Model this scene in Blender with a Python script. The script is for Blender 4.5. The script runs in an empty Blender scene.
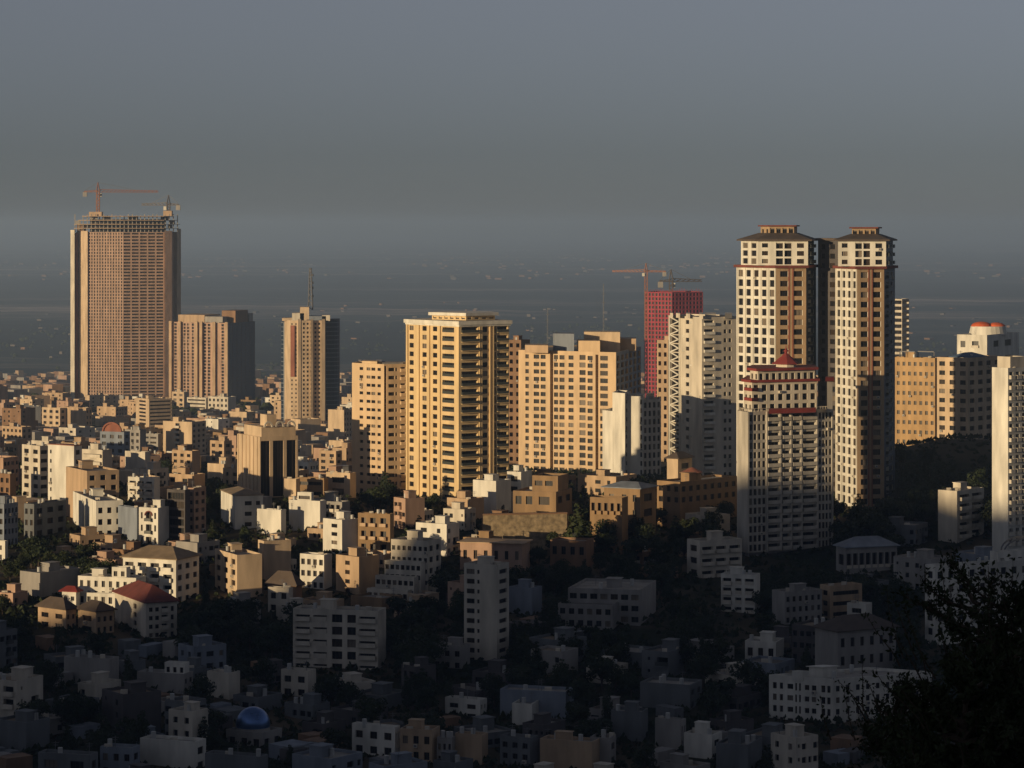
import bpy, math, random
from mathutils import Vector
# ------------------------------------------------------------------ camera, sky, sun, exposure
scn = bpy.context.scene
COL = scn.collection
F = 2904.0; HY = 225.0                      # focal length in pixels, row of the horizon
SUN_AZ, SUN_EL = 48.0, 5.5                  # sun: degrees behind-left of the view, elevation
cam_d = bpy.data.cameras.new('camera'); cam = bpy.data.objects.new('camera', cam_d); COL.objects.link(cam)
cam.location = (0, 0, 0); cam.rotation_euler = (math.radians(90), 0, 0)
cam_d.sensor_width = 36; cam_d.lens = F / 1024 * 36; cam_d.shift_y = -(384 - HY) / 1024
cam_d.clip_start = 0.5; cam_d.clip_end = 200000
scn.camera = cam
wd = bpy.data.worlds.new('World'); scn.world = wd; wd.use_nodes = True
nt = wd.node_tree; bg = nt.nodes['Background']
sky = nt.nodes.new('ShaderNodeTexSky'); sky.sky_type = 'NISHITA'; sky.sun_disc = False
hx, hy = -math.sin(math.radians(SUN_AZ)), -math.cos(math.radians(SUN_AZ))   # horizontal direction to the sun
sky.sun_elevation = math.radians(SUN_EL)
sky.sun_rotation = math.atan2(hx, hy)
sky.air_density = 1.0; sky.dust_density = 0.3; sky.ozone_density = 4.6; sky.altitude = 1500
hs = nt.nodes.new('ShaderNodeHueSaturation'); hs.inputs['Saturation'].default_value = .3
tn = nt.nodes.new('ShaderNodeVectorMath'); tn.operation = 'MULTIPLY'; tn.inputs[1].default_value = (1.02, 1.0, 1.05)
nt.links.new(sky.outputs[0], hs.inputs['Color']); nt.links.new(hs.outputs[0], tn.inputs[0]); nt.links.new(tn.outputs[0], bg.inputs['Color']); bg.inputs['Strength'].default_value = 0.064
sl = bpy.data.lights.new('sun', 'SUN'); sun = bpy.data.objects.new('sun', sl); COL.objects.link(sun)
sl.energy = 5.0; sl.angle = math.radians(0.55); sl.color = (1.0, 0.75, 0.43)
ce = math.cos(math.radians(SUN_EL))
SD = Vector((hx * ce, hy * ce, math.sin(math.radians(SUN_EL))))
sun.rotation_euler = SD.to_track_quat('Z', 'Y').to_euler(); sun.location = (-400, -300, 300)
scn.view_settings.view_transform = 'Standard'; scn.view_settings.look = 'None'
scn.view_settings.exposure = 0.0; scn.view_settings.gamma = 1.0; scn.view_settings.use_curve_mapping = False
scn.cycles.use_denoising = True; scn.cycles.max_bounces = 6; scn.cycles.diffuse_bounces = 3
scn.cycles.glossy_bounces = 2; scn.cycles.volume_bounces = 1; scn.cycles.sample_clamp_indirect = 4
RNG = random.Random(7)

# ------------------------------------------------------------------ materials
def new_mat(name):
    m = bpy.data.materials.new(name); m.use_nodes = True
    return m, m.node_tree, m.node_tree.nodes['Principled BSDF']
def paint(name, col, rough=0.85, vary=0.17, scale=0.3, streak=True):
    m, t, p = new_mat(name)
    tc = t.nodes.new('ShaderNodeTexCoord'); mp = t.nodes.new('ShaderNodeMapping')
    mp.inputs['Scale'].default_value = (1, 1, 0.25) if streak else (1, 1, 1)
    n = t.nodes.new('ShaderNodeTexNoise'); n.inputs['Scale'].default_value = scale; n.inputs['Detail'].default_value = 6
    r = t.nodes.new('ShaderNodeMapRange'); r.inputs[1].default_value = .3; r.inputs[2].default_value = .7
    r.inputs[3].default_value = 1 - vary * 2; r.inputs[4].default_value = 1 + vary * .4
    mx = t.nodes.new('ShaderNodeVectorMath'); mx.operation = 'SCALE'; mx.inputs[0].default_value = col
    t.links.new(tc.outputs['Object'], mp.inputs[0]); t.links.new(mp.outputs[0], n.inputs['Vector'])
    t.links.new(n.outputs[0], r.inputs[0]); t.links.new(r.outputs[0], mx.inputs['Scale'])
    t.links.new(mx.outputs[0], p.inputs['Base Color']); p.inputs['Roughness'].default_value = rough
    return m
def glossy(name, col, rough=.2, metal=0, spec=.5):
    m, t, p = new_mat(name)
    n = t.nodes.new('ShaderNodeTexNoise'); n.inputs['Scale'].default_value = 2
    r = t.nodes.new('ShaderNodeMapRange'); r.inputs[3].default_value = rough * .8; r.inputs[4].default_value = rough * 1.3
    t.links.new(n.outputs[0], r.inputs[0]); t.links.new(r.outputs[0], p.inputs['Roughness'])
    p.inputs['Base Color'].default_value = (*col, 1); p.inputs['Metallic'].default_value = metal
    p.inputs['Specular IOR Level'].default_value = spec
    return m
M = {
 'white': paint('white_render', (.70, .67, .60)), 'offwhite': paint('offwhite_render', (.60, .54, .45)),
 'cream': paint('cream_render', (.62, .45, .28), vary=.12), 'cream2': paint('pale_cream_stone', (.58, .44, .30)),
 'yellow': paint('yellow_stone', (.66, .49, .27), vary=.12), 'tan': paint('tan_stone', (.48, .34, .22)),
 'pink': paint('pinkish_concrete', (.44, .29, .21)), 'ochre': paint('ochre_brick', (.28, .18, .095)),
 'brown': paint('brown_brick', (.24, .14, .08)), 'grey': paint('grey_concrete', (.32, .30, .28)),
 'bluegrey': paint('bluegrey_render', (.22, .25, .30)), 'dark': paint('dark_stone', (.09, .08, .08)), 'ochre2': paint('bright_ochre_brick', (.46, .30, .15)), 'palestone': paint('pale_grey_stone', (.50, .46, .40)), 'shadenavy': paint('shaded_side_navy', (.035, .05, .085), rough=.5), 'slate': paint('shaded_grey_render', (.15, .16, .17)),  # last two colours hold the shade of unlit walls
 'red': paint('red_paint', (.22, .03, .025)), 'maroon': paint('maroon_tile', (.17, .045, .035)),
 'brightred': paint('bright_red_paint', (.60, .11, .03)), 'net': paint('crimson_scaffold_net', (.34, .045, .065)),
 'twinbrown': paint('brown_cladding', (.40, .28, .17)), 'twinred': paint('red_brown_cladding', (.28, .10, .06)),
 'roof': paint('roof_felt', (.16, .14, .12), streak=False), 'rooflight': paint('pale_roof_screed', (.34, .31, .27), streak=False),
 'roofdark': paint('dark_roof_tiles', (.10, .075, .06), streak=False), 'roofblue': paint('blue_sheet_roof', (.08, .14, .24), streak=False),
 'rooftan': paint('tan_roof_tiles', (.27, .20, .13), streak=False),
 'stonewall': paint('rubble_stone', (.34, .26, .16), vary=.3, scale=.8, streak=False),
 'glass': glossy('window_glass', (.012, .013, .015), .3, spec=.16), 'glass2': glossy('window_glass_brown', (.035, .026, .02), .35, spec=.16),
 'curtain': glossy('curtained_window', (.16, .13, .10), .6), 'blueglass': glossy('blue_curtain_glass', (.012, .025, .05), .35),
 'frame': glossy('white_window_frame', (.6, .57, .5), .5), 'brownframe': glossy('brown_window_frame', (.05, .03, .02), .5),
 'rail': glossy('dark_railing', (.04, .045, .04), .5), 'steel': glossy('grey_steel', (.14, .14, .15), .6),
 'crane': glossy('red_crane_steel', (.28, .12, .07), .5), 'craneg': glossy('grey_crane_steel', (.09, .075, .07), .6),
 'tank': glossy('galvanised_tank', (.45, .45, .44), .45, .3), 'dome': glossy('blue_metal_dome', (.10, .18, .38), .28, .75),
}
def mat_leaf(name, c1, c2):
    m, t, p = new_mat(name)
    g = t.nodes.new('ShaderNodeObjectInfo'); tc = t.nodes.new('ShaderNodeTexCoord')
    n = t.nodes.new('ShaderNodeTexNoise'); n.inputs['Scale'].default_value = .8
    mx = t.nodes.new('ShaderNodeMix'); mx.data_type = 'RGBA'
    a = t.nodes.new('ShaderNodeMath'); a.operation = 'MULTIPLY_ADD'; a.inputs[1].default_value = .5
    t.links.new(tc.outputs['Object'], n.inputs['Vector']); t.links.new(g.outputs['Random'], a.inputs[0])
    sb = t.nodes.new('ShaderNodeMath'); sb.operation = 'SUBTRACT'; sb.inputs[1].default_value = .25
    t.links.new(n.outputs[0], sb.inputs[0]); t.links.new(sb.outputs[0], a.inputs[2]); t.links.new(a.outputs[0], mx.inputs[0])
    mx.inputs[6].default_value = (*c1, 1); mx.inputs[7].default_value = (*c2, 1)
    t.links.new(mx.outputs[2], p.inputs['Base Color']); p.inputs['Roughness'].default_value = .7
    p.inputs['Specular IOR Level'].default_value = .2
    return m
M['leaf'] = mat_leaf('tree_leaves', (.011, .022, .009), (.036, .044, .015))
M['leafdark'] = mat_leaf('near_leaves', (.015, .028, .012), (.04, .05, .02))
M['bark'] = paint('bark', (.07, .05, .035))

# ------------------------------------------------------------------ mesh helpers
class MB:
    def __init__(s): s.v = []; s.f = []; s.m = []
    def face(s, pts, m=0):
        k = len(s.v); s.v += [tuple(p) for p in pts]; s.f.append(tuple(range(k, k + len(pts)))); s.m.append(m)
    def box(s, x0, x1, y0, y1, z0, z1, m=0):
        c = [(x0,y0,z0),(x1,y0,z0),(x1,y1,z0),(x0,y1,z0),(x0,y0,z1),(x1,y0,z1),(x1,y1,z1),(x0,y1,z1)]
        k = len(s.v); s.v += c
        for q in ((0,3,2,1),(4,5,6,7),(0,1,5,4),(1,2,6,5),(2,3,7,6),(3,0,4,7)):
            s.f.append(tuple(k + i for i in q)); s.m.append(m)
    def prism(s, poly, z0, z1, m=0, mt=None):
        n = len(poly); k = len(s.v)
        s.v += [(x, y, z0) for x, y in poly] + [(x, y, z1) for x, y in poly]
        for i in range(n):
            j = (i + 1) % n; s.f.append((k+i, k+j, k+n+j, k+n+i)); s.m.append(m)
        s.f.append(tuple(k + n + i for i in range(n))); s.m.append(m if mt is None else mt)
        s.f.append(tuple(k + n - 1 - i for i in range(n))); s.m.append(m)
    def loft(s, pa, za, pb, zb, m=0, cap=True):
        n = len(pa); k = len(s.v)
        s.v += [(x, y, za) for x, y in pa] + [(x, y, zb) for x, y in pb]
        for i in range(n):
            j = (i + 1) % n; s.f.append((k+i, k+j, k+n+j, k+n+i)); s.m.append(m)
        s.f.append(tuple(k + n - 1 - i for i in range(n))); s.m.append(m)
        if cap: s.f.append(tuple(k + n + i for i in range(n))); s.m.append(m)
    def bar(s, a, b, t, m=0):
        a = Vector(a); b = Vector(b); d = b - a
        if d.length < 1e-6: return
        q = d.to_track_quat('Z', 'Y'); x = q @ Vector((t/2, 0, 0)); y = q @ Vector((0, t/2, 0)); k = len(s.v)
        for p in (a, b): s.v += [tuple(p-x-y), tuple(p+x-y), tuple(p+x+y), tuple(p-x+y)]
        for q4 in ((3,2,1,0),(4,5,6,7),(0,1,5,4),(1,2,6,5),(2,3,7,6),(3,0,4,7)):
            s.f.append(tuple(k + i for i in q4)); s.m.append(m)
    def cyl(s, cx, cy, z0, z1, r0, r1=None, n=12, m=0):
        r1 = r0 if r1 is None else r1
        c = [(math.cos(i*2*math.pi/n), math.sin(i*2*math.pi/n)) for i in range(n)]
        s.loft([(cx+r0*a, cy+r0*b) for a, b in c], z0, [(cx+r1*a, cy+r1*b) for a, b in c], z1, m)
    def tube(s, pts, radii, n=6, m=0):
        rings = []
        for i, p in enumerate(pts):
            p = Vector(p); d = Vector(pts[min(i+1, len(pts)-1)]) - Vector(pts[max(i-1, 0)])
            q = d.to_track_quat('Z', 'Y'); k = len(s.v)
            s.v += [tuple(p + q @ Vector((radii[i]*math.cos(a*2*math.pi/n), radii[i]*math.sin(a*2*math.pi/n), 0))) for a in range(n)]
            rings.append(k)
        for a, b in zip(rings, rings[1:]):
            for i in range(n):
                j = (i+1) % n; s.f.append((a+i, a+j, b+j, b+i)); s.m.append(m)
    def mesh(s, name, mats, smooth=False):
        me = bpy.data.meshes.new(name); me.from_pydata(s.v, [], s.f)
        for x in mats: me.materials.append(x)
        me.polygons.foreach_set('material_index', s.m)
        if smooth: me.polygons.foreach_set('use_smooth', [True] * len(s.f))
        me.update(); return me
    def build(s, name, mats, parent=None, loc=(0, 0, 0), smooth=False):
        return link(name, s.mesh(name, mats, smooth), parent, loc)
def dome_mesh(name, r, h, z, mat, n=28, rings=10, low=0.0):
    mb = MB(); k = 0
    for j in range(rings + 1):
        t = -low + (math.pi/2 + low) * min(j / rings, .995)
        mb.v += [(r*math.cos(t)*math.cos(i*2*math.pi/n), r*math.cos(t)*math.sin(i*2*math.pi/n), z + h*math.sin(t)) for i in range(n)]
    for j in range(rings):
        for i in range(n):
            q = (i+1) % n; mb.f.append((j*n+i, j*n+q, (j+1)*n+q, (j+1)*n+i)); mb.m.append(0)
    mb.f.append(tuple(range(rings*n, rings*n+n))); mb.m.append(0)
    return mb.mesh(name, [M[mat]], True)
def link(name, data, parent=None, loc=(0, 0, 0), rz=0):
    o = bpy.data.objects.new(name, data); COL.objects.link(o); o.location = loc; o.rotation_euler = (0, 0, rz)
    if parent: o.parent = parent
    return o
def tag(o, label=None, cat=None, group=None, kind=None):
    if label: o['label'] = label
    if cat: o['category'] = cat
    if group: o['group'] = group
    if kind: o['kind'] = kind
    return o
def inset(poly, d):
    n = len(poly); out = []
    for i in range(n):
        a, b, c = Vector(poly[i-1]), Vector(poly[i]), Vector(poly[(i+1) % n])
        e1 = (b-a).normalized(); e2 = (c-b).normalized()
        n1 = Vector((-e1.y, e1.x)); n2 = Vector((-e2.y, e2.x)); k = 1 + n1.dot(n2)
        v = (n1 + n2) / max(k, .3)
        out.append(tuple(b + v * d))
    return out
def W(px, D): return ((px - 512) / F * D, D)
def Z(y, D): return -(y - HY) / F * D

# ------------------------------------------------------------------ terrain
PROF = [(-900, 6), (-350, 8), (-40, 2), (0, -2.2), (20, -7), (45, -15), (120, -45), (200, -80), (420, -126), (560, -132), (650, -128),
        (750, -118), (850, -112), (950, -102), (1050, -98), (1200, -105), (1500, -120), (2000, -140), (2750, -166), (3600, -210),
        (5600, -290), (7000, -300), (90000, -300)]
def lerp(tab, x):
    if x <= tab[0][0]: return tab[0][1]
    for (a, p), (b, q) in zip(tab, tab[1:]):
        if x <= b:
            t = (x - a) / (b - a); return p + (q - p) * t
    return tab[-1][1]
RID = [(-1700, -66), (-900, -46), (-700, -36), (-680, -30), (-667, -24), (-650, 20), (-641, 22), (-600, 16), (-560, 14), (-520, 10), (-300, 30), (0, 48), (400, 52)]
def ground(X, D):
    z = lerp(PROF, D)
    z += 21 * math.exp(-((X - 172) / 55) ** 2 - ((D - 1075) / 75) ** 2)
    z += 1.5 * math.sin(X / 37 + D / 61) * min(1, max(0, D / 400))
    u = X * -hy + D * hx                    # across the light  (u axis = (.669,-.743))
    v = -(X * hx + D * hy)                  # along the light, away from the sun
    if D < 2600:
        r = lerp(RID, u) + 2.0 * math.sin(u / 23) + 1.2 * math.sin(u / 9.1)
        w = math.exp(-((v + 350) / 105) ** 2)
        if w > .002: z = z + (r - z) * w if r > z else z
    return z
def depth_at(px, y):
    D = 560.0
    while D < 9000:
        X = (px - 512) / F * D
        if (HY - ground(X, D) / D * F) <= y: return D
        D += 4
    return 9000.0
def axis(lo, hi, fine_lo, fine_hi, step, grow=1.16):
    a = [fine_lo + i * step for i in range(int((fine_hi - fine_lo) / step) + 1)]
    s, x = step, a[-1]
    while x < hi: s *= grow; x = min(hi, x + s); a.append(x)
    s, x, pre = step, a[0], []
    while x > lo: s *= grow; x = max(lo, x - s); pre.append(x)
    return pre[::-1] + a
def mat_ground():
    m, t, p = new_mat('land'); L = t.links.new; N = t.nodes.new
    geo = N('ShaderNodeNewGeometry'); sep = N('ShaderNodeSeparateXYZ'); L(geo.outputs['Position'], sep.inputs[0])
    # near slopes: scrub, dirt
    n1 = N('ShaderNodeTexNoise'); n1.inputs['Scale'].default_value = .03; n1.inputs['Detail'].default_value = 8; L(geo.outputs['Position'], n1.inputs['Vector'])
    r1 = N('ShaderNodeValToRGB'); e = r1.color_ramp.elements
    e[0].position = .42; e[0].color = (.016, .022, .011, 1); e[1].position = .68; e[1].color = (.11, .085, .055, 1); L(n1.outputs[0], r1.inputs[0])
    # plain: fields in patches
    mp = N('ShaderNodeMapping'); mp.inputs['Scale'].default_value = (.45, 1, 1); L(geo.outputs['Position'], mp.inputs[0])
    v = N('ShaderNodeTexVoronoi'); v.inputs['Scale'].default_value = .0014; L(mp.outputs[0], v.inputs['Vector'])
    s2 = N('ShaderNodeSeparateColor'); L(v.outputs['Color'], s2.inputs[0])
    n2 = N('ShaderNodeTexNoise'); n2.inputs['Scale'].default_value = .00035; n2.inputs['Detail'].default_value = 10; n2.inputs['Roughness'].default_value = .7
    L(mp.outputs[0], n2.inputs['Vector'])
    n3 = N('ShaderNodeTexNoise'); n3.inputs['Scale'].default_value = .0045; n3.inputs['Detail'].default_value = 8; n3.inputs['Roughness'].default_value = .8; L(mp.outputs[0], n3.inputs['Vector'])
    a3 = N('ShaderNodeMath'); a3.operation = 'MULTIPLY_ADD'; a3.inputs[1].default_value = .55; L(n3.outputs[0], a3.inputs[0]); a4 = N('ShaderNodeMath'); a4.operation = 'SUBTRACT'; a4.inputs[1].default_value = .275; L(n2.outputs[0], a4.inputs[0]); L(a4.outputs[0], a3.inputs[2])
    ad = N('ShaderNodeMath'); ad.operation = 'MULTIPLY_ADD'; ad.inputs[1].default_value = .2; L(s2.outputs[0], ad.inputs[0]); L(a3.outputs[0], ad.inputs[2])
    r2 = N('ShaderNodeValToRGB'); e = r2.color_ramp.elements
    e[0].position = .48; e[0].color = (.012, .018, .02, 1); e[1].position = .84; e[1].color = (.70, .55, .43, 1)
    x = e.new(.62); x.color = (.04, .055, .05, 1); x = e.new(.73); x.color = (.26, .21, .17, 1)
    L(ad.outputs[0], r2.inputs[0])
    mr = N('ShaderNodeMapRange'); mr.inputs[1].default_value = 2600; mr.inputs[2].default_value = 4200; L(sep.outputs[1], mr.inputs[0])
    mx = N('ShaderNodeMix'); mx.data_type = 'RGBA'; L(mr.outputs[0], mx.inputs[0]); L(r1.outputs[0], mx.inputs[6]); L(r2.outputs[0], mx.inputs[7])
    L(mx.outputs[2], p.inputs['Base Color']); p.inputs['Roughness'].default_value = .95; p.inputs['Specular IOR Level'].default_value = .1
    return m
xs = axis(-42000, 42000, -1500, 700, 20); ys = axis(-1400, 60000, -700, 2300, 20)
g = MB(); g.v = [(x, y, ground(x, y)) for y in ys for x in xs]; nx = len(xs)
for j in range(len(ys) - 1):
    for i in range(nx - 1):
        k = j * nx + i; g.f.append((k, k + 1, k + nx + 1, k + nx)); g.m.append(0)
tag(g.build('ground', [mat_ground()], smooth=True), kind='structure')

# ------------------------------------------------------------------ buildings
WIN = {}
def window_mesh(w, h, glass, frame, fancy):
    key = (round(w, 1), round(h, 1), glass, frame, fancy)
    if key not in WIN:
        b = MB(); w, h = key[0] + .04, key[1] + .04; t = .08
        b.face([(-w/2, 0, -h/2), (w/2, 0, -h/2), (w/2, 0, h/2), (-w/2, 0, h/2)], 0)
        if fancy:
            for (x0, x1, z0, z1) in ((-w/2, -w/2+t, -h/2, h/2), (w/2-t, w/2, -h/2, h/2), (-w/2+t, w/2-t, -h/2, -h/2+t), (-w/2+t, w/2-t, h/2-t, h/2)):
                b.box(x0, x1, -.07, -.004, z0, z1, 1)
            n = max(1, round(w / 1.1))
            for i in range(1, n + (1 if n == 1 else 0)):
                x = -w/2 + w * i / max(n, 2); b.box(x - t/2, x + t/2, -.06, -.004, -h/2+t, h/2-t, 1)
        WIN[key] = b.mesh('window', [M[glass], M[frame]])
    return WIN[key]
BAL = {}
def balcony_mesh(w, mat, rail, proj=1.0, ph=1.0):
    key = (round(w, 1), mat, rail, proj)
    if key not in BAL:
        b = MB(); w = key[0]
        b.box(-w/2, w/2, -proj, .02, -.18, 0, 0)
        b.box(-w/2, w/2, -proj, -proj+.12, 0, ph, 1)
        b.box(-w/2, -w/2+.12, -proj+.12, -.02, 0, ph, 1); b.box(w/2-.12, w/2, -proj+.12, -.02, 0, ph, 1)
        BAL[key] = b.mesh('balcony', [M[mat], M[rail]])
    return BAL[key]
def even(n, fr=.5, v0=.3, v1=.8, kind='w', a=0.0, b=1.0):
    s = (b - a) / n
    return [(a + s * (i + .5 - fr/2), a + s * (i + .5 + fr/2), v0, v1, kind) for i in range(n)]
AC = []
def ac_mesh():
    if not AC:
        b = MB(); b.box(-.45, .45, -.75, .02, -.75, -.02, 0); b.box(-.35, .35, -.78, -.752, -.65, -.12, 1); b.bar((-.35, -.6, -.76), (-.35, 0, -1.1), .06, 1); b.bar((.35, -.6, -.76), (.35, 0, -1.1), .06, 1)
        AC.append(b.mesh('air_cooler', [M['offwhite'], M['steel']]))
    return AC[0]
class Bld:
    """One building: an Empty at its base; walls, windows, balconies and roofs are its children."""
    def __init__(s, name, label, cat, cx, cy, z0, group=None, fancy=True, frame='brownframe', merge=False, ymin=0, short=None):
        s.root = link(name, None, None, (cx, cy, z0)); s.root.empty_display_size = 2
        tag(s.root, label, cat, group); s.c = (cx, cy, z0); s.wins = []; s.bals = []; s.nac = 0; s.fancy = fancy; s.frame = frame; s.merge = merge
        s.rng = random.Random(hash((round(cx), round(cy))) & 0xffff)
    def loc(s, poly): return [(x - s.c[0], y - s.c[1]) for x, y in poly]
    def edge(s, mb, p, q, z0, z1, sp):
        d = Vector((q[0]-p[0], q[1]-p[1])); Lw = d.length; d /= Lw; nrm = Vector((d.y, -d.x)); rz = math.atan2(d.y, d.x)
        def P(u, z, r=0): return (p[0] + d.x*u - nrm.x*r, p[1] + d.y*u - nrm.y*r, z)
        wm = (sp or {}).get('wall', 0)
        def Q(u0, u1, a, b, m=None, r=0):
            m = wm if m is None else m
            if u1 - u0 > 1e-4 and b - a > 1e-4: mb.face([P(u0, a, r), P(u1, a, r), P(u1, b, r), P(u0, b, r)], m)
        if not sp: Q(0, Lw, z0, z1); return
        n = sp['n']; zb = z0 + sp.get('zb', 0); zt = z1 - sp.get('zt', .6); fh = (zt - zb) / n
        u = 0
        for (a, b, v0, v1, kind) in sorted(sp['cols']):
            a *= Lw; b *= Lw; Q(u, a, z0, z1); u = b; z = z0
            skip = sp.get('skip', 0)
            for i in range(n):
                if skip and s.rng.random() < skip: continue
                h0, h1 = zb + fh*(i+v0), zb + fh*(i+v1); Q(a, b, z, h0); z = h1
                r = sp.get('deep', 1.1) if kind in 'bBg' else sp.get('rev', .42)
                mb.face([P(a, h0), P(b, h0), P(b, h0, r), P(a, h0, r)]); mb.face([P(a, h1, r), P(b, h1, r), P(b, h1), P(a, h1)])
                mb.face([P(a, h0), P(a, h0, r), P(a, h1, r), P(a, h1)]); mb.face([P(b, h0, r), P(b, h0), P(b, h1), P(b, h1, r)])
                gl = sp.get('glass') or s.rng.choices(['glass', 'glass2', 'curtain'], [6, 3, .7 if kind == 'w' else .3])[0]
                if s.merge or kind == 'm':
                    Q(a, b, h0, h1, 1 if gl != 'curtain' else 2, r)
                else:
                    x, y, _ = P((a+b)/2, 0, r - .01)
                    s.wins.append((x, y, (h0+h1)/2, rz, b-a, h1-h0, gl))
                    if s.fancy and kind == 'w' and h1-h0 < 3.5 and s.rng.random() < .06 and h0 - zb > 2 and s.nac < 20:
                        s.nac += 1; x, y, _ = P((a+b)/2 + s.rng.choice([-.3, 0, .3]), 0, 0); link('air_cooler', ac_mesh(), s.root, (x, y, h0), rz)
                if kind in 'bB':
                    x, y, _ = P((a+b)/2, 0, 0)
                    s.bals.append((x, y, h0 + .02, rz, (b-a) + (.3 if kind == 'b' else -.05), sp.get('bm', 'cream'), sp.get('rail', 'rail'), sp.get('proj', .9) if kind == 'b' else .12))
            Q(a, b, z, z1)
        Q(u, Lw, z0, z1)
    def walls(s, poly, z0, z1, specs, mat, name='wall', roof='roof', par=.7):
        """poly is CCW in world X,Y seen from above; specs: edge index -> facade"""
        pl = s.loc(poly); z0 -= s.c[2]; z1 -= s.c[2]; mb = MB(); n = len(pl)
        for i in range(n): s.edge(mb, pl[i], pl[(i+1) % n], z0, z1, specs.get(i))
        ins = inset(pl, .3); k = par
        for i in range(n):
            j = (i+1) % n
            mb.face([(*pl[i], z1), (*pl[j], z1), (*ins[j], z1), (*ins[i], z1)])
            mb.face([(*ins[i], z1), (*ins[j], z1), (*ins[j], z1-k), (*ins[i], z1-k)])
        o = mb.build(name, [M[mat], M['glass'], M['curtain'], M['shadenavy'], M['bluegrey']], s.root)  # last two slots paint shade onto unlit faces
        r = MB(); r.prism(inset(pl, .29), z1 - k - .3, z1 - k); s.roofpart = r.build('roof', [M[roof]], s.root)
        return o
    def solid(s, name, poly, z0, z1, mat, mt=None):
        mb = MB(); mb.prism(s.loc(poly), z0 - s.c[2], z1 - s.c[2], 0, 1)
        return mb.build(name, [M[mat], M[mt or mat]], s.root)
    def part(s, name, mb, mats, parent=None): return mb.build(name, [M[x] for x in mats], parent or s.root)   # parent = the part it belongs to
    def hip(s, poly, z, rise, mat, over=.8, ridge=.42, name='roof'):
        pl = s.loc(poly); ex = inset(pl, -over); z -= s.c[2]; mb = MB()
        mb.prism(ex, z, z + .25); c = Vector((sum(p[0] for p in pl)/len(pl), sum(p[1] for p in pl)/len(pl)))
        e0 = (Vector(pl[1]) - Vector(pl[0])); e1 = (Vector(pl[2]) - Vector(pl[1])); ax = e0 if e0.length > e1.length else e1
        top = []
        for p in ex:
            d = Vector(p) - c; t = d.dot(ax.normalized()); top.append(tuple(c + ax.normalized() * t * ridge + (d - ax.normalized()*t) * .03))
        mb.loft(ex, z + .25, top, z + rise); return s.part(name, mb, [mat])
    def clutter(s, poly, z, k=3, hut=True, wallmat='grey'):
        pl = s.loc(poly); z -= s.c[2]; r = s.rng; A, B, Dd = Vector(pl[0]), Vector(pl[1]), Vector(pl[-1])
        def pt(u, v): q = A + (B-A)*u + (Dd-A)*v; return q.x, q.y
        wx, wy = (B-A).length, (Dd-A).length
        if hut and wx > 5 and wy > 5:
            u, v = r.uniform(.15, .5), r.uniform(.2, .45); du, dv = min(.4, 3.6/wx), min(.4, 4/wy); h = r.uniform(2.2, 3)
            mb = MB(); mb.prism([pt(u, v), pt(u+du, v), pt(u+du, v+dv), pt(u, v+dv)], z - .1, z + h, 0)
            mb.prism([pt(u-.02, v-.02), pt(u+du+.02, v-.02), pt(u+du+.02, v+dv+.02), pt(u-.02, v+dv+.02)], z + h + .003, z + h + .18, 0)
            s.part('roof_hut', mb, [wallmat], s.roofpart)
        for i in range(k):
            x, y = pt(r.uniform(.1, .9), r.uniform(.12, .8)); mb = MB(); t = r.random()
            if t < .45:
                mb.cyl(x, y, z + .5, z + 1.9, .55, n=10); mb.box(x-.5, x+.5, y-.5, y+.5, z - .1, z + .5, 0); s.part('water_tank', mb, ['tank'], s.roofpart)
            elif t < .8:
                w = r.uniform(.5, .9); mb.box(x-w, x+w, y-.5, y+.5, z-.1, z + r.uniform(.9, 1.3)); mb.box(x-.25, x+.25, y-.75, y-.5, z+.3, z+.8, 0); s.part('air_cooler', mb, ['offwhite'], s.roofpart)
            else:
                mb.bar((x, y, z-.1), (x, y, z + 3), .12); mb.bar((x-.8, y, z+2.6), (x+.8, y, z+2.6), .08); mb.bar((x-.6, y, z+2.1), (x+.6, y, z+2.1), .08); s.part('roof_aerial', mb, ['steel'], s.roofpart)
    def finish(s):
        for kind, lst in (('window', s.wins), ('balcony', s.bals)):
            rest = MB(); rm = []
            step = 1 if len(lst) <= 100 else len(lst) / 100
            keep = set(range(len(lst))) if len(lst) <= 100 else set(sorted(range(len(lst)), key=lambda i: -lst[i][4] * (lst[i][5] if kind == 'window' else 1))[:100])
            for i, e in enumerate(lst):
                me = window_mesh(e[4], e[5], e[6], s.frame, s.fancy) if kind == 'window' else balcony_mesh(e[4], e[5], e[6], e[7])
                if i in keep: link(kind, me, s.root, e[:3], e[3])
                else:
                    k = len(rest.v); c, sn = math.cos(e[3]), math.sin(e[3])
                    rest.v += [(e[0] + c*v.co.x - sn*v.co.y, e[1] + sn*v.co.x + c*v.co.y, e[2] + v.co.z) for v in me.vertices]
                    for p in me.polygons:
                        mt = me.materials[p.material_index]
                        if mt not in rm: rm.append(mt)
                        rest.f.append(tuple(k + q for q in p.vertices)); rest.m.append(rm.index(mt))
            if rest.f: tag(link(kind, rest.mesh(kind, rm), s.root), kind='stuff')
PLACED = []        # (xl, xr, ytop, ybase, Dnear, world polygon) of what is placed, for the fill
LAND = []          # (short name, px, py)
def reg(xl, xr, yt, yb, poly, short=None):
    PLACED.append((xl, xr, yt, yb, max(p[1] for p in poly), poly))
    if short: LAND.append((short, (xl+xr)/2, (yt+yb)/2))
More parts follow.
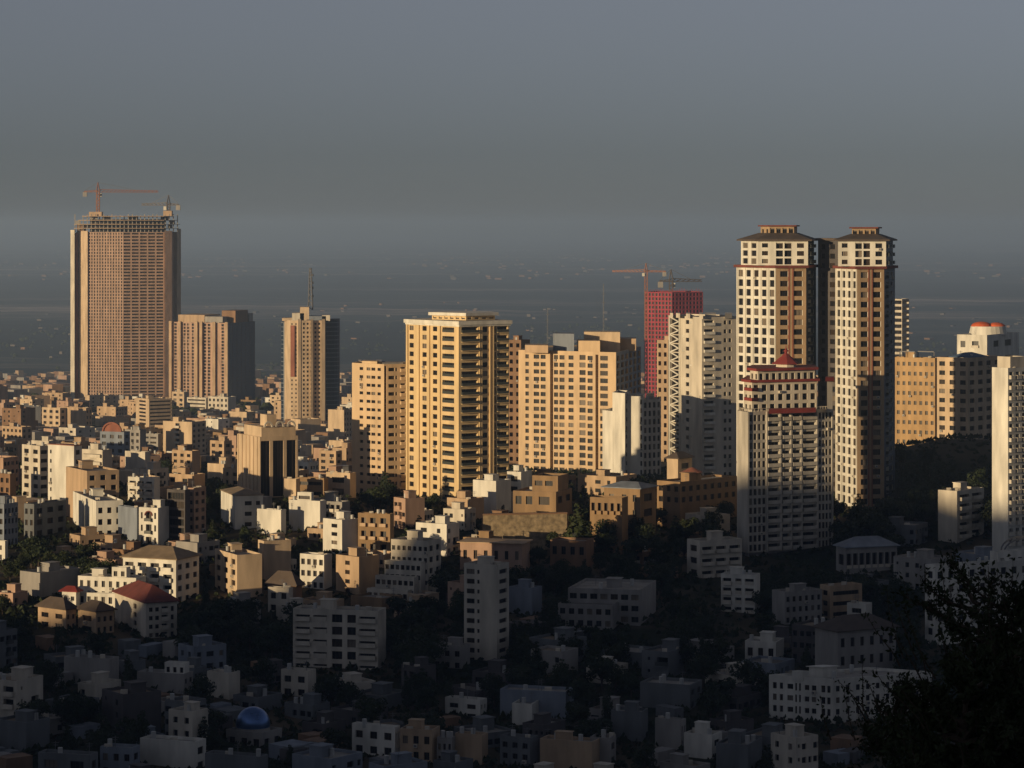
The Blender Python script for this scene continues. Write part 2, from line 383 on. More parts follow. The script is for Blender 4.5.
def quad(xl, xc, xr, D, th, dflt=12):
    t = math.radians(th); c, s = math.cos(t), math.sin(t); Cx = (xc-512)/F*D; a = (xl-512)/F; b = (xr-512)/F
    wl = (Cx - a*D) / (c + a*s) if xc - xl > .5 else dflt
    wr = (b*D - Cx) / (s - b*c) if xr - xc > .5 else dflt
    wl = min(max(wl, 1.5), 90); wr = min(max(wr, 1.5), 70)
    A = (Cx - wl*c, D + wl*s); B = (Cx, D); C = (Cx + wr*s, D + wr*c); Dd = (A[0] + wr*s, A[1] + wr*c)
    return [A, B, C, Dd]            # edge 0 = left-lit face, edge 1 = right face
def sub(poly, u0, u1, v0, v1):
    A, B, Dd = Vector(poly[0]), Vector(poly[1]), Vector(poly[3]); e, f_ = B-A, Dd-A
    return [tuple(A+e*u+f_*v) for u, v in ((u0, v0), (u1, v0), (u1, v1), (u0, v1))]
def pxpoly(*pts): return [W(p, d) for p, d in pts]
def center(poly): return sum(p[0] for p in poly)/len(poly), sum(p[1] for p in poly)/len(poly)
def gmin(poly): return min(ground(*p) for p in poly)
def start(name, label, cat, poly, **k):
    c = center(poly); return Bld(name, label, cat, c[0], c[1], gmin(poly) - 1.5, **k)

# ---------- far unfinished skyscraper
def far_tower():
    D = 2750; core = pxpoly((78, D+2), (88, D-14), (123, D-24), (164, D-14), (173, D-9), (176, D+45), (76, D+45))
    b = start('skyscraper', 'tallest pinkish unfinished skyscraper with open top floors and two cranes', 'skyscraper', core, fancy=False)
    zt, zr = Z(232, D), Z(216, D); z0 = b.c[2]
    v1 = {'n': 54, 'cols': even(13, .5, .25, .95), 'rev': .8, 'zt': .2, 'glass': 'glass2'}
    v2 = {'n': 54, 'cols': even(5, .84, .3, .82), 'rev': .8, 'zt': .2, 'glass': 'glass2'}
    b.walls(core, z0, zt, {1: v1, 2: v2}, 'pink')
    wing = lambda nm, p, m, z=zt + 2: b.solid(nm, p, z0, z, m)
    wing('end_pier', pxpoly((70.5, D-6), (74.5, D-10), (75, D+40), (70.5, D+40)), 'offwhite')
    wing('end_pier', pxpoly((78, D-1), (87.6, D-15.5), (88.2, D-5), (78.5, D+6)), 'cream2', zt + 1)
    wing('red_panel', pxpoly((75, D-2), (78, D-4), (78, D+30), (75, D+30)), 'twinred', zt - 1)
    wing('end_pier', pxpoly((165, D-15.2), (172, D-11.3), (172.5, D+8), (165.4, D+5)), 'pink', zt + 1)
    wing('end_pier', pxpoly((177, D+1), (180.5, D+5), (181, D+42), (177, D+42)), 'cream2', zt + 3)
    wing('red_panel', pxpoly((173, D-1), (177, D), (177, D+30), (173, D+30)), 'brown', zt)
    # unfinished top: slabs and columns
    fl = MB(); co = MB(); cx, cy, cz = b.c
    for k in range(4):
        z = zt - cz + (zr - zt) * (k + 1) / 4; x0, x1 = ((74, 179), (74, 180), (78, 178), (82, 173))[k]
        p = b.loc(pxpoly((x0, D-6), (88, D-16), (123, D-22), (164, D-16), (x1, D-4), (x1, D+40), (x0, D+40)))
        fl.prism(p, z - .5, z)
    for i in range(26):
        px = 75 + i * 4.1; yy = D - 4 - 14 * (1 - abs(px-126)/52)
        for dy in (2, 18, 34):
            x, y = W(px, yy + dy); h = RNG.choice([.75, 1, 1.05, 1.12]); co.box(x-cx-.4, x-cx+.4, y-cy-.4, y-cy+.4, zt-cz-.1, (zt + (zr-zt)*h)-cz)
    for i in range(26):
        px = 79 + i * 3.8 + RNG.uniform(-2, 2); x, y = W(px, D + 4); w = RNG.uniform(1.5, 4); k = RNG.randint(0, 3); z = zt - cz + (zr-zt)*k/4
        co.box(x-cx-w, x-cx+w, y-cy-.2, y-cy+.2, z, z + (zr-zt)/4 - .6)
    b.part('open_floor', fl, ['tan']); tag(b.part('column_frame', co, ['grey']), kind='stuff')
    b.solid('service_core', pxpoly((90, D+3), (166, D+3), (164, D+30), (92, D+30)), zt-1, zr-3, 'dark')
    b.solid('service_core', pxpoly((77, D+1), (86, D+1), (86, D+25), (77, D+25)), zt-1, zr-8, 'brown')
    hut = MB(); x, y = W(96, D+15); hut.box(x-cx-6, x-cx+6, y-cy-5, y-cy+5, zr-cz-.1, zr-cz+4); b.part('penthouse', hut, ['tan'])
    hut = MB(); x, y = W(168, D+12); hut.box(x-cx-4, x-cx+4, y-cy-5, y-cy+5, zr-cz-.1, zr-cz+5); b.part('penthouse', hut, ['tan'])
    b.finish(); reg(70, 182, 215, 400, core, 'tallest unfinished skyscraper'); return b
# ---------- tower crane
def crane(label, px, D, ybase, ytop, jl, jr, mat='crane', t=1.0, dirn=(1, .15), flat=True):
    """mast foot at (px, ybase); jib top at ytop; jl, jr = jib reach in pixels either way"""
    x, y = W(px, D); z0 = Z(ybase, D); h = Z(ytop, D) - z0; s = D / F
    r = link('tower_crane', None, None, (x, y, z0)); tag(r, label, 'crane', 'tower cranes over building sites')
    q = .8 * t; th = .34 * t
    mb = MB(); n = max(4, int(h / (2.2*q)))
    for sx in (-q, q):
        for sy in (-q, q): mb.bar((sx, sy, 0), (sx, sy, h), th*1.3)
    for i in range(n):
        a, c = h*i/n, h*(i+1)/n; f = 1 if i % 2 else -1
        mb.bar((-q*f, -q, a), (q*f, -q, c), th); mb.bar((-q*f, q, a), (q*f, q, c), th); mb.bar((-q, -q*f, a), (-q, q*f, c), th); mb.bar((q, -q*f, a), (q, q*f, c), th)
    mb.build('mast', [M[mat]], r)
    d = Vector((dirn[0], dirn[1], 0)).normalized(); e = Vector((-d.y, d.x, 0))
    for nm, L, hh in (('jib', jr*s, 1.5*t), ('counter_jib', -jl*s, 1.0*t)):
        jb = MB(); k = max(3, int(abs(L)/(2.2*t))); base = Vector((0, 0, h - 1.2*t))
        lo = [[base + d*(L*i/k) + e*(sg*.6*t) for i in range(k+1)] for sg in (-1, 1)]; up = [base + d*(L*i/k) + Vector((0, 0, hh*(1-.5*i/k))) for i in range(k+1)]
        for row in lo + [up]: jb.bar(row[0], row[-1], th)
        for i in range(k):
            jb.bar(lo[0][i], up[i+1], th*.8); jb.bar(lo[1][i], up[i+1], th*.8); jb.bar(lo[0][i], lo[1][i+1], th*.7)
        jb.build(nm, [M[mat]], r)
    ap = MB(); top = Vector((0, 0, h + 4.5*t))
    for sx in (-q, q):
        for sy in (-q, q): ap.bar((sx, sy, h-.2), top, th)
    ap.build('apex', [M[mat]], r)
    tl = MB(); tl.bar(top, Vector((0, 0, h)) + d*(jr*s*.62), th*.5); tl.bar(top, Vector((0, 0, h-.2)) - d*(jl*s*.9), th*.5); tl.build('tie_line', [M['steel']], r)
    c = MB(); p = -d*(jl*s*.92); c.box(p.x-1.2*t, p.x+1.2*t, p.y-.9*t, p.y+.9*t, h-4*t, h-1.3*t); c.build('counterweight', [M['grey']], r)
    c = MB(); p = d*1.6*t + e*1.2*t; c.box(p.x-.8*t, p.x+.8*t, p.y-.8*t, p.y+.8*t, h-4*t, h-1.9*t); c.build('cab', [M['frame']], r)
# ---------- wide tower beside it
def beside_tower():
    A = pxpoly((170, 2520), (229, 2490), (255, 2535), (196, 2575)); b = start('apartment_tower', 'tan ribbed tower beside the tallest skyscraper, its shaded side painted dark blue', 'tower', A, fancy=False)
    zt, z0 = Z(323, 2490), b.c[2]
    cols = []
    for a, c in ((.06, .13), (.22, .34), (.36, .42), (.56, .70), (.86, .93)): cols += even(2 if c-a > .1 else 1, .6, .15, .85, 'w', a, c)
    b.walls(A, z0, zt, {0: {'n': 27, 'cols': cols, 'rev': .9}, 1: {'n': 27, 'cols': even(6, .7, .2, .85), 'rev': .2, 'glass': 'blueglass', 'wall': 3}}, 'pink')  # dark blue right wall: the unlit side's shade put into its colour
    s = sub(A, .05, .5, .2, .8); b.solid('penthouse', s, zt-.8, zt+6, 'tan'); b.solid('penthouse', sub(A, .55, .85, .1, .7), zt-.8, zt+5, 'grey')
    b.solid('penthouse', sub(A, .75, .98, .3, .8), zt-.8, zt+10, 'brown'); b.solid('penthouse', sub(A, .86, .99, .82, .98), zt-.8, zt+7, 'grey')
    for i, u in enumerate((.0, .155, .44, .52, .74, .95)):
        b.solid('pilaster', sub(A, u, u+.045, -.045, -.002), z0, zt+.8, 'tan')
    b.finish(); reg(170, 255, 322, 400, A, 'ribbed tan tower')
# ---------- round dark tower with antenna
def antenna_tower():
    D = 2000; front = pxpoly((284.5, D), (290, D-8), (302, D-10), (325, D-6), (327, D+18), (285, D+18))
    b = start('office_tower', 'cream faced tower with blue round glass sides carrying a lattice antenna', 'tower', front, fancy=False)
    zt, z0 = Z(320, D), b.c[2]
    w = {'n': 26, 'cols': even(6, .5, .3, .8), 'rev': .3, 'zt': 1}
    b.walls(front, z0, zt, {2: w, 1: {'n': 26, 'cols': even(3, .35, .3, .7), 'rev': .3, 'zt': 1}}, 'cream2')
    b.solid('red_panel', pxpoly((290.5, D-9.6), (294.5, D-10.3), (294.6, D-9), (290.6, D-8.4)), Z(376, D), Z(325, D), 'twinred')
    for p0, p1 in ((298, 301), (311, 313), (322, 325)): b.solid('pilaster', pxpoly((p0, D-11.2), (p1, D-10.5), (p1, D-8), (p0, D-9)), z0, zt + 1, 'cream2')
    cx, cy, cz = b.c; g_ = None
    for (pc, r, dd) in ((327.5, 8.6, 12), (288, 4.8, 9)):
        x, y = W(pc, D + dd); g_ = MB(); g_.cyl(x-cx, y-cy, z0-cz, Z(319, D)-cz + (0 if r > 6 else -3), r, n=20)
        b.part('glass_drum', g_, ['blueglass'])
    for (pc, r, dd) in ((327.5, 8.6, 12), (288, 4.8, 9)):
        x, y = W(pc, D+dd); rg = MB()
        for k in range(26):
            z = z0 - cz + (Z(321, D)-z0) * (k+.5)/26; rg.cyl(x-cx, y-cy, z, z+.35, r+.08, n=20)
        tag(b.part('floor_band', rg, ['bluegrey']), kind='stuff')
    for (a, c, yt, m) in ((282, 292, 318, 'cream2'), (292, 304, 313, 'offwhite'), (300, 309, 307, 'cream2'), (309, 326, 316, 'bluegrey'), (322, 330, 315, 'offwhite')):
        b.solid('penthouse', pxpoly((a, D-4), (c, D-4), (c, D+12), (a, D+12)), zt - .5, Z(yt, D), m)
    mb = MB(); x, y = W(310.5, D+4); x -= cx; y -= cy; za, zb = Z(310, D)-cz, Z(268, D)-cz
    q = 1.5
    for sx in (-q, q):
        for sy in (-q, q): mb.bar((x+sx, y+sy, za), (x+sx*.35, y+sy*.35, zb), .5)
    for k in range(14):
        t0, t1 = k/14, (k+1)/14; f = 1 if k % 2 else -1; r0, r1 = q*(1-.65*t0), q*(1-.65*t1)
        for sy in (-1, 1): mb.bar((x-f*r0, y+sy*r0, za+(zb-za)*t0), (x+f*r1, y+sy*r1, za+(zb-za)*t1), .4)
    for zz in (.3, .5, .62, .8): mb.cyl(x+1.3, y, za+(zb-za)*zz, za+(zb-za)*zz+1.6, .8, n=8)
    b.part('lattice_antenna', mb, ['steel'])
    b.finish(); reg(281, 340, 307, 408, front, 'antenna tower')
# ---------- big cream tower
def cream_tower():
    P = pxpoly((407, 1057), (459.5, 1032), (509, 1043), (490, 1062), (440, 1075)); b = start('residential_tower', 'tall yellow cream tower with white cornice roof and rows of dark balconies', 'tower', P)
    zt, z0 = Z(325, 1032), b.c[2]
    L = [(.05, .13, .28, .82, 'w'), (.30, .38, .28, .82, 'w'), (.50, .58, .28, .82, 'w'), (.68, .90, .24, .80, 'B')]
    R = [(.04, .37, .22, .86, 'b'), (.46, .56, .26, .84, 'w'), (.70, .735, .1, .95, 'w'), (.76, .97, .22, .86, 'b')]
    b.walls(P, z0, zt, {0: {'n': 21, 'cols': L, 'zt': .4, 'rail': 'rail'}, 1: {'n': 21, 'cols': R, 'zt': .4, 'proj': .8, 'rail': 'rail', 'bm': 'yellow'}}, 'yellow')
    e0, e1 = Vector(P[0]), Vector(P[1]); e2 = Vector(P[2])
    def strip(a, c, u0, u1, t, nm='pilaster', m='yellow'):
        d = (c-a); n = Vector((d.y, -d.x)).normalized(); p, q = a+d*u0, a+d*u1
        b.solid(nm, [tuple(p+n*t), tuple(q+n*t), tuple(q-n*.02), tuple(p-n*.02)], z0, zt-.01, m)
    for u in (0, .22, .42, .625): strip(e0, e1, u, u+.03, .5)
    strip(e0, e1, .95, 1.0, .35); 
    for u in (.39, .43, .60, .665): strip(e1, e2, u, u+.02, .45)
    b.solid('cornice', inset(P, -1.0), zt+.002, zt+1.3, 'white', 'offwhite'); b.solid('cornice', inset(P, -.55), zt-.6, zt+.001, 'white')
    Q = pxpoly((432, 1050), (466, 1040), (495, 1048), (488, 1060), (444, 1066))
    b.walls(Q, zt+1.4, Z(315.5, 1045), {0: {'n': 1, 'cols': even(6, .6, .25, .85), 'zt': .1}, 1: {'n': 1, 'cols': even(4, .6, .25, .85), 'zt': .1}}, 'yellow')
    b.solid('cornice', inset(Q, -1.2), Z(315.5, 1045)+.002, Z(312.5, 1045), 'white')
    b.finish(); reg(407, 509, 312, 503, P, 'white-corniced cream tower')
def cream_slab():
    P = pxpoly((352, 1071), (384, 1059), (406, 1063), (408, 1077), (358, 1083)); b = start('apartment_block', 'pale cream slab tower with slot, joined against the white corniced tower', 'tower', P, frame='brownframe')
    zt, z0 = Z(364, 1061), b.c[2]
    b.walls(P, z0, zt, {0: {'n': 17, 'cols': [(.24, .35, .35, .72, 'w'), (.46, .58, .35, .72, 'w'), (.61, .73, .35, .72, 'w'), (.80, .90, .35, .72, 'w')]},
                        1: {'n': 17, 'cols': [(.01, .12, 0, .995, 'g'), (.2, .48, .32, .75, 'w'), (.52, .60, .32, .75, 'w'), (.75, .98, .28, .8, 'b')], 'deep': 3, 'rail': 'cream', 'bm': 'cream'}}, 'cream')
    b.solid('penthouse', pxpoly((362, 1071), (377, 1066), (379, 1076), (364, 1079)), zt-.8, Z(360, 1078), 'cream'); b.solid('penthouse', pxpoly((382, 1064), (403, 1067), (403, 1074), (382, 1076)), zt-.8, Z(361, 1078), 'grey')
    b.finish(); reg(352, 407, 360, 488, P, 'slotted cream slab')
# ---------- broad tan tower
def broad_tower():
    P = pxpoly((518.5, 1262), (616, 1237), (641, 1296), (600, 1320), (530, 1300)); b = start('apartment_tower', 'broad tan slab tower with dark slots and blocky plant rooms on its roof', 'tower', P)
    zt, z0 = Z(352, 1240), b.c[2]; u = lambda p: (p-518.5)/97.5
    cols = [(u(525.5), u(529), .24, .80, 'w'), (u(534), u(539.5), .24, .80, 'w'), (u(541), u(546), .24, .80, 'w'), (u(550.5), u(553.6), 0, .995, 'g'),
            (u(554.5), u(558.5), .22, .80, 'w'), (u(560), u(565), .22, .80, 'w'), (u(569), u(574), .24, .80, 'w'), (u(580), u(586), .24, .9, 'w'), (u(588), u(593), .22, .80, 'w'),
            (u(595.8), u(598.6), 0, .995, 'g'), (u(600.5), u(608), .24, .86, 'w')]
    b.walls(P, z0, zt, {0: {'n': 18, 'cols': cols, 'deep': 2.5, 'rail': 'cream', 'zt': 1.2}, 1: {'n': 18, 'cols': even(6, .66, .15, .85), 'zt': 1.2, 'rev': .8, 'wall': 4}}, 'cream')  # right face blue-grey with extra windows, its shade put into the colour
    for (a, c, yt, m, d) in ((525, 548, 345, 'tan', 0), (553, 574, 334, 'bluegrey', 6), (577, 600, 341, 'cream', 4), (584, 620, 333, 'cream2', 14), (608, 636, 340, 'tan', 18)):
        b.solid('penthouse', pxpoly((a, 1252+d), (c, 1248+d), (c, 1264+d), (a, 1266+d)), zt-.8, Z(yt, 1252), m)
    ms = MB()
    for px, yt in ((547.5, 308), (603.5, 284)):
        x, y = W(px, 1268); x -= b.c[0]; y -= b.c[1]; za, zb = zt-.8-b.c[2], Z(yt, 1268)-b.c[2]
        for a in range(3): ms.bar((x+.25*math.cos(a*2.1), y+.25*math.sin(a*2.1), za), (x+.15*math.cos(a*2.1), y+.15*math.sin(a*2.1), zb), .09)
        for k in range(16): ms.bar((x-.25, y, za+(zb-za)*k/16), (x+.25, y, za+(zb-za)*(k+1)/16), .07)
        for k in (.72, .85): ms.bar((x-.9, y, za+(zb-za)*k), (x+.9, y, za+(zb-za)*k), .12)
        ms.build('antenna_mast', [M['steel']], b.root); ms = MB()
    b.finish(); reg(519, 640, 332, 478, P, 'broad tan slab tower')
def white_step():
    P = pxpoly((602, 1195), (624, 1181), (662, 1193), (650, 1209), (612, 1211)); b = start('apartment_block', 'narrow stepped white block with blank lit wall before the broad tan tower', 'apartment block', P)
    z0 = b.c[2]; A = pxpoly((602.5, 1193), (613, 1186.5), (622, 1201), (612, 1209)); b.walls(A, z0, Z(411, 1187), {}, 'white')
    B = pxpoly((612.5, 1187), (625, 1180), (628, 1199), (618, 1205)); b.walls(B, z0, Z(393, 1182), {}, 'white')
    C = pxpoly((625.5, 1183), (643, 1181), (645, 1199), (627, 1201)); b.walls(C, z0, Z(396, 1183), {0: {'n': 10, 'cols': [(.03, .09, .3, .75, 'w'), (.84, .95, .25, .8, 'w')]}}, 'white')
    Dq = pxpoly((643.2, 1183), (661, 1189), (660, 1205), (645.5, 1201)); b.walls(Dq, z0, Z(400, 1183), {0: {'n': 10, 'cols': even(4, .55, .2, .85)}}, 'offwhite')
    b.clutter(C, Z(396, 1183)-.7, 3, False); b.clutter(Dq, Z(400, 1183)-.7, 3, True)
    b.finish(); reg(602, 661, 392, 475, P, 'narrow stepped white block')
def white_lattice():
    P = pxpoly((668.5, 1240), (702, 1214), (737, 1222), (722, 1248), (690, 1258)); b = start('residential_tower', 'pale tower with zigzag lattice stair up its lit face', 'tower', P)
    zt, z0 = Z(317, 1216), b.c[2]
    b.walls(P, z0, zt, {0: {'n': 19, 'cols': [(.06, .34, .06, .94, 'g'), (.52, .62, .3, .75, 'w')], 'deep': .9},
                        1: {'n': 19, 'cols': [(.06, .34, .25, .8, 'b'), (.62, .70, .3, .75, 'w'), (.76, .84, .3, .75, 'w')], 'rail': 'white', 'bm': 'white'}}, 'offwhite')
    e0, e1 = Vector(P[0]), Vector(P[1]); d = e1 - e0; n = Vector((d.y, -d.x)).normalized(); mb = MB(); c = Vector(b.c[:2])
    for i in range(19):
        za = z0 + (zt-.6-z0)*i/19 - b.c[2]; zb = z0 + (zt-.6-z0)*(i+1)/19 - b.c[2]; zm = (za+zb)/2
        p, q = e0+d*.07+n*.3-c, e0+d*.33+n*.3-c
        mb.bar((*p, za), (*q, zm), .5); mb.bar((*q, zm), (*p, zb), .5)
    for uu in (.05, .345): p = e0+d*uu+n*.3-c; mb.bar((*p, 0), (*p, zt-b.c[2]), .5)
    b.part('lattice_stair', mb, ['white'])
    for i in range(12): 
        p = e0 + d*RNG.choice([.68, .47]) + n*.35; z = z0 + (zt-z0)*(i+.5)/12
        b.solid('air_cooler', [tuple(p+v) for v in (Vector((-.5, -.3)), Vector((.5, -.3)), Vector((.5, .3)), Vector((-.5, .3)))], z, z+.9, 'white')
    for a, cc in ((670, 673), (676, 680), (686, 690), (699, 703), (705, 716), (725, 732)): b.solid('parapet_block', pxpoly((a, 1234 - (a-668)*.55 if a < 702 else 1218), (cc, 1232-(cc-668)*.55 if a < 702 else 1220), (cc, 1240), (a, 1240)), zt-.7, zt+1.2, 'offwhite')
    b.finish(); reg(667, 737, 314, 480, P, 'lattice stair tower')
# ---------- twin towers
def twin(label, x0, xm, xs_, x1, D, yt, yc, ye, yr, xu):
    P = pxpoly((x0, D+19), (xm, D), (xs_, D+2.5), (x1, D+22), (x1-6, D+34), (x0+14, D+36)); b = start('residential_tower', label, 'tower', P, group='pair of tall white and brown towers')
    z0, zc, ze = b.c[2], Z(yc, D), Z(ye, D)
    nl = 5 if xm - x0 > 30 else 4
    left = even(nl, .56, .16, .86)
    b.walls(P, z0, zc, {0: {'n': 25, 'cols': left, 'zt': .4}, 2: {'n': 25, 'cols': [(.2, .45, .2, .85, 'b'), (.6, .8, .3, .8, 'w')], 'bm': 'bluegrey', 'wall': 3},  # right walls, upper storeys too, are dark blue: shade put into colour
                        1: {'n': 25, 'cols': [(.14, .40, .18, .84, 'w'), (.58, .88, .18, .86, 'w')], 'zt': .4}}, 'white')
    A, B, C = Vector(P[0]), Vector(P[1]), Vector(P[2]); d = C-B; n = Vector((d.y, -d.x)).normalized()
    def st(u0, u1, t, m, nm, a=B, dd=d, nn=n, za=z0, zb=zc-.02):
        p, q = a+dd*u0, a+dd*u1; b.solid(nm, [tuple(p+nn*t), tuple(q+nn*t), tuple(q-nn*.05), tuple(p-nn*.05)], za, zb, m)
    st(.0, .135, .10, 'twinbrown', 'cladding_strip'); st(.405, .45, .3, 'twinred', 'cladding_strip'); st(.45, .53, .18, 'twinbrown', 'cladding_strip'); st(.53, .575, .3, 'twinred', 'cladding_strip'); st(.885, 1.0, .12, 'twinbrown', 'cladding_strip')
    fh = (zc-.4-z0)/25
    for k in range(25):
        za = z0 + fh*(k+.79); zb_ = z0 + fh*(k+1.21) if k < 24 else zc-.05
        st(.138, .402, .06, 'twinbrown', 'spandrel', za=za, zb=zb_); st(.578, .882, .06, 'twinbrown', 'spandrel', za=za, zb=zb_)
    d2 = B-A; n2 = Vector((d2.y, -d2.x)).normalized()
    for k in range(nl+1): st(min(k/nl, 1-.03)-0, min(k/nl, 1-.03)+.03, .25, 'white', 'pilaster', A, d2, n2)
    # cornice and upper storeys
    b.solid('cornice', inset(P, -1.1), zc+.002, zc+.9, 'maroon')
    U = pxpoly((x0+4 if nl == 5 else x0+2, D+17), (xu, D+3), (xs_+2, D+2), (x1-2, D+20), (x1-8, D+33), (x0+16, D+34))
    b.walls(U, zc+.9, ze, {0: {'n': 3, 'cols': even(2 if nl == 5 else 1, .6, .16, .86), 'zt': .2}, 1: {'n': 3, 'cols': [(.08, .2, .25, .8, 'w'), (.36, .50, .1, .88, 'g'), (.53, .67, .1, .88, 'g'), (.78, .92, .2, .8, 'w')], 'zt': .2, 'rail': 'white', 'bm': 'white'},
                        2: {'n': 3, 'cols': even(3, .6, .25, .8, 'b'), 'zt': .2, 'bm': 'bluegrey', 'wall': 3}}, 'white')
    V = inset(U, -1.5); mb = MB(); cU = Vector(center(U)); zr = Z(yr, D)
    V2 = [tuple(cU + (Vector(p)-cU)*.55) for p in U]
    mb.prism(b.loc(V), ze-b.c[2]+.002, ze-b.c[2]+.5); mb.loft(b.loc(V), ze-b.c[2]+.5, b.loc(V2), zr-b.c[2]); b.part('roof', mb, ['roofdark'])
    V3 = [tuple(cU + (Vector(p)-cU)*.5) for p in U]
    zp = Z(yt+1.5, D); b.walls(V3, zr-1, zp, {0: {'n': 1, 'cols': even(2, .5, .3, .9)}, 1: {'n': 1, 'cols': even(4, .7, .25, .9), 'zt': .2}}, 'twinbrown')
    b.solid('cornice', inset(V3, -.9), zp+.002, zp+.5, 'maroon')
    if nl == 4:
        G = pxpoly((818, 1024), (838, 1016), (842, 1034), (820, 1040)); b.walls(G, z0, ze, {0: {'n': 28, 'cols': [(.15, .35, .25, .8, 'w'), (.6, .85, .25, .8, 'w')]}}, 'dark', name='rear_wing')  # near-black walls hold the shadow in the gap between the twins
        b.solid('roof', inset(G, -1), ze+.002, ze+.8, 'roofdark')
    b.finish(); return P
# ---------- front tower with pagoda crown
def pagoda_tower():
    D = 925; P = pxpoly((737, D+8), (747, D), (833.5, D+16), (826, D+32), (743, D+24)); b = start('residential_tower', 'beige balconied tower crowned by red pagoda tiers and spire', 'tower', P, frame='brownframe')
    z0, zt = b.c[2], Z(412, D); u = lambda p: (p-747)/86.5
    sm = lambda a, c, n: even(n, .66, .16, .84, 'w', u(a), u(c))
    cols = sm(748.5, 766, 4) + [(u(767.5), u(779), .2, .85, 'b'), (u(782), u(789.5), .2, .85, 'b'), (u(792), u(800), .2, .85, 'b'), (u(802.5), u(815.5), .2, .85, 'b')] + sm(818, 832, 4)
    zl = Z(553, D)
    b.walls(P, zl, zt, {0: {'n': 15, 'cols': []}, 1: {'n': 15, 'cols': cols, 'rail': 'palestone', 'bm': 'palestone', 'proj': .8, 'deep': 1.4}}, 'palestone')
    for uu in (748, 766.5, 780, 790.6, 801, 816.6, 832): 
        B, C = Vector(P[1]), Vector(P[2]); d = C-B; n = Vector((d.y, -d.x)).normalized(); p, q = B+d*(u(uu)-.008), B+d*(u(uu)+.008)
        b.solid('pilaster', [tuple(p+n*.4), tuple(q+n*.4), tuple(q-n*.02), tuple(p-n*.02)], zl, zt, 'palestone')
    b.walls(inset(P, .6), z0, zl-.01, {1: {'n': 3, 'cols': even(9, .8, .2, .9), 'zt': .4}}, 'grey')
    # crown tiers
    def tier(px0, px1, ya, yb, cols, m='offwhite'):
        Q = pxpoly((px0, D+9), (px0+8, D+3), (px1, D+12), (px1-4, D+28), (px0+5, D+27)); b.walls(Q, Z(ya, D)-.75, Z(yb, D), {0: {'n': cols[0], 'cols': even(2, .5), 'zt': .3}, 1: {'n': cols[0], 'cols': even(cols[1], .6, .2, .85, cols[2]), 'zt': .3, 'proj': .5, 'rail': 'offwhite', 'bm': 'offwhite'}}, m); return Q
    Q = tier(744, 817, 411, 383, (3, 8, 'w')); b.solid('red_band', inset(Q, -.9), Z(383, D)+.002, Z(380.5, D), 'red')
    Q = tier(750, 815, 381, 371.5, (1, 9, 'w')); b.solid('red_band', inset(Q, -1.1), Z(371.5, D)+.002, Z(369, D), 'red')
    b.solid('red_band', pxpoly((769, D-1.5), (816, D+5.5), (816, D+9), (769, D+4)), Z(413.5, D), Z(410, D)+.3, 'red')
    for (a, c, y1, y2) in ((744, 758, 391.5, 388.5), (744, 758, 401.5, 398.5)): b.solid('red_band', pxpoly((a, D+6.5), (c-6, D+1), (c, D+3), (c, D+8), (a, D+11)), Z(y1, D), Z(y2, D), 'red')
    T = pxpoly((827, D+10), (832.5, D+11), (832.5, D+16), (827, D+15)); b.walls(T, zt-.8, Z(383, D), {1: {'n': 3, 'cols': even(1, .5)}}, 'offwhite'); b.solid('red_band', inset(T, -.5), Z(383, D)+.002, Z(379, D), 'red')
    cx, cy, cz = b.c; x, y = W(786, D+14); x -= cx; y -= cy; pg = MB()
    pg.cyl(x, y, Z(370, D)-cz, Z(366, D)-cz, 3.2, n=8); b.part('pavilion', pg, ['offwhite'])
    pg = MB(); pg.cyl(x, y, Z(366, D)-cz, Z(364.6, D)-cz, 4.6, 4.3, n=8); pg.cyl(x, y, Z(364.6, D)-cz, Z(359, D)-cz, 4.0, 1.9, n=8); pg.cyl(x, y, Z(359, D)-cz, Z(355, D)-cz, 1.8, .5, n=8)
    pg.cyl(x, y, Z(355, D)-cz, Z(351, D)-cz, .5, .35, n=8); pg.cyl(x, y, Z(353.5, D)-cz, Z(352, D)-cz, .75, .75, n=8); pg.cyl(x, y, Z(351, D)-cz, Z(346, D)-cz, .2, .05, n=6)
    b.part('pagoda_roof', pg, ['red'])
    rl = MB()
    for a, c in ((738, 747), (747, 770), (818, 833)):
        p, q = W(a, D+8 if a < 745 else D+1 + (a-747)*.16), W(c, D+1+max(0, c-747)*.16)
        rl.bar((p[0]-cx, p[1]-cy+.3, zt-cz+.9), (q[0]-cx, q[1]-cy+.3, zt-cz+.9), .12)
        for k in range(7): t = k/6; rl.bar((p[0]*(1-t)+q[0]*t-cx, p[1]*(1-t)+q[1]*t-cy+.3, zt-cz), (p[0]*(1-t)+q[0]*t-cx, p[1]*(1-t)+q[1]*t-cy+.3, zt-cz+.9), .1)
    b.part('roof_railing', rl, ['offwhite'])
    b.finish(); reg(737, 834, 346, 572, P, 'pagoda topped tower')
    # entrance canopies at its foot
    Q = pxpoly((757, 905), (832, 925), (836, 932), (757, 915)); c = start('canopy', 'long blue canopy in two strips at the foot of the pagoda topped tower', 'canopy', Q)
    for k, (ya, yb) in enumerate(((575, 572.5), (585, 582.5))):
        mb = MB(); mb.loft(c.loc(pxpoly((760+k*6, 900-8*k), (834, 922-8*k), (834, 926-8*k), (760+k*6, 906-8*k))), Z(ya, 905)-c.c[2], c.loc(pxpoly((760+k*6, 900-8*k), (834, 922-8*k), (834, 926-8*k), (760+k*6, 906-8*k))), Z(yb, 905)-c.c[2]); c.part('canopy_roof', mb, ['roofblue'])
        for px in (764, 780, 796, 812, 828):
            x, y = W(px+3*k, 903-8*k+(px-760)*.25); mb = MB(); mb.bar((x-c.c[0], y-c.c[1], 0), (x-c.c[0], y-c.c[1], Z(ya, 905)-c.c[2]), .3); c.part('post', mb, ['steel'])
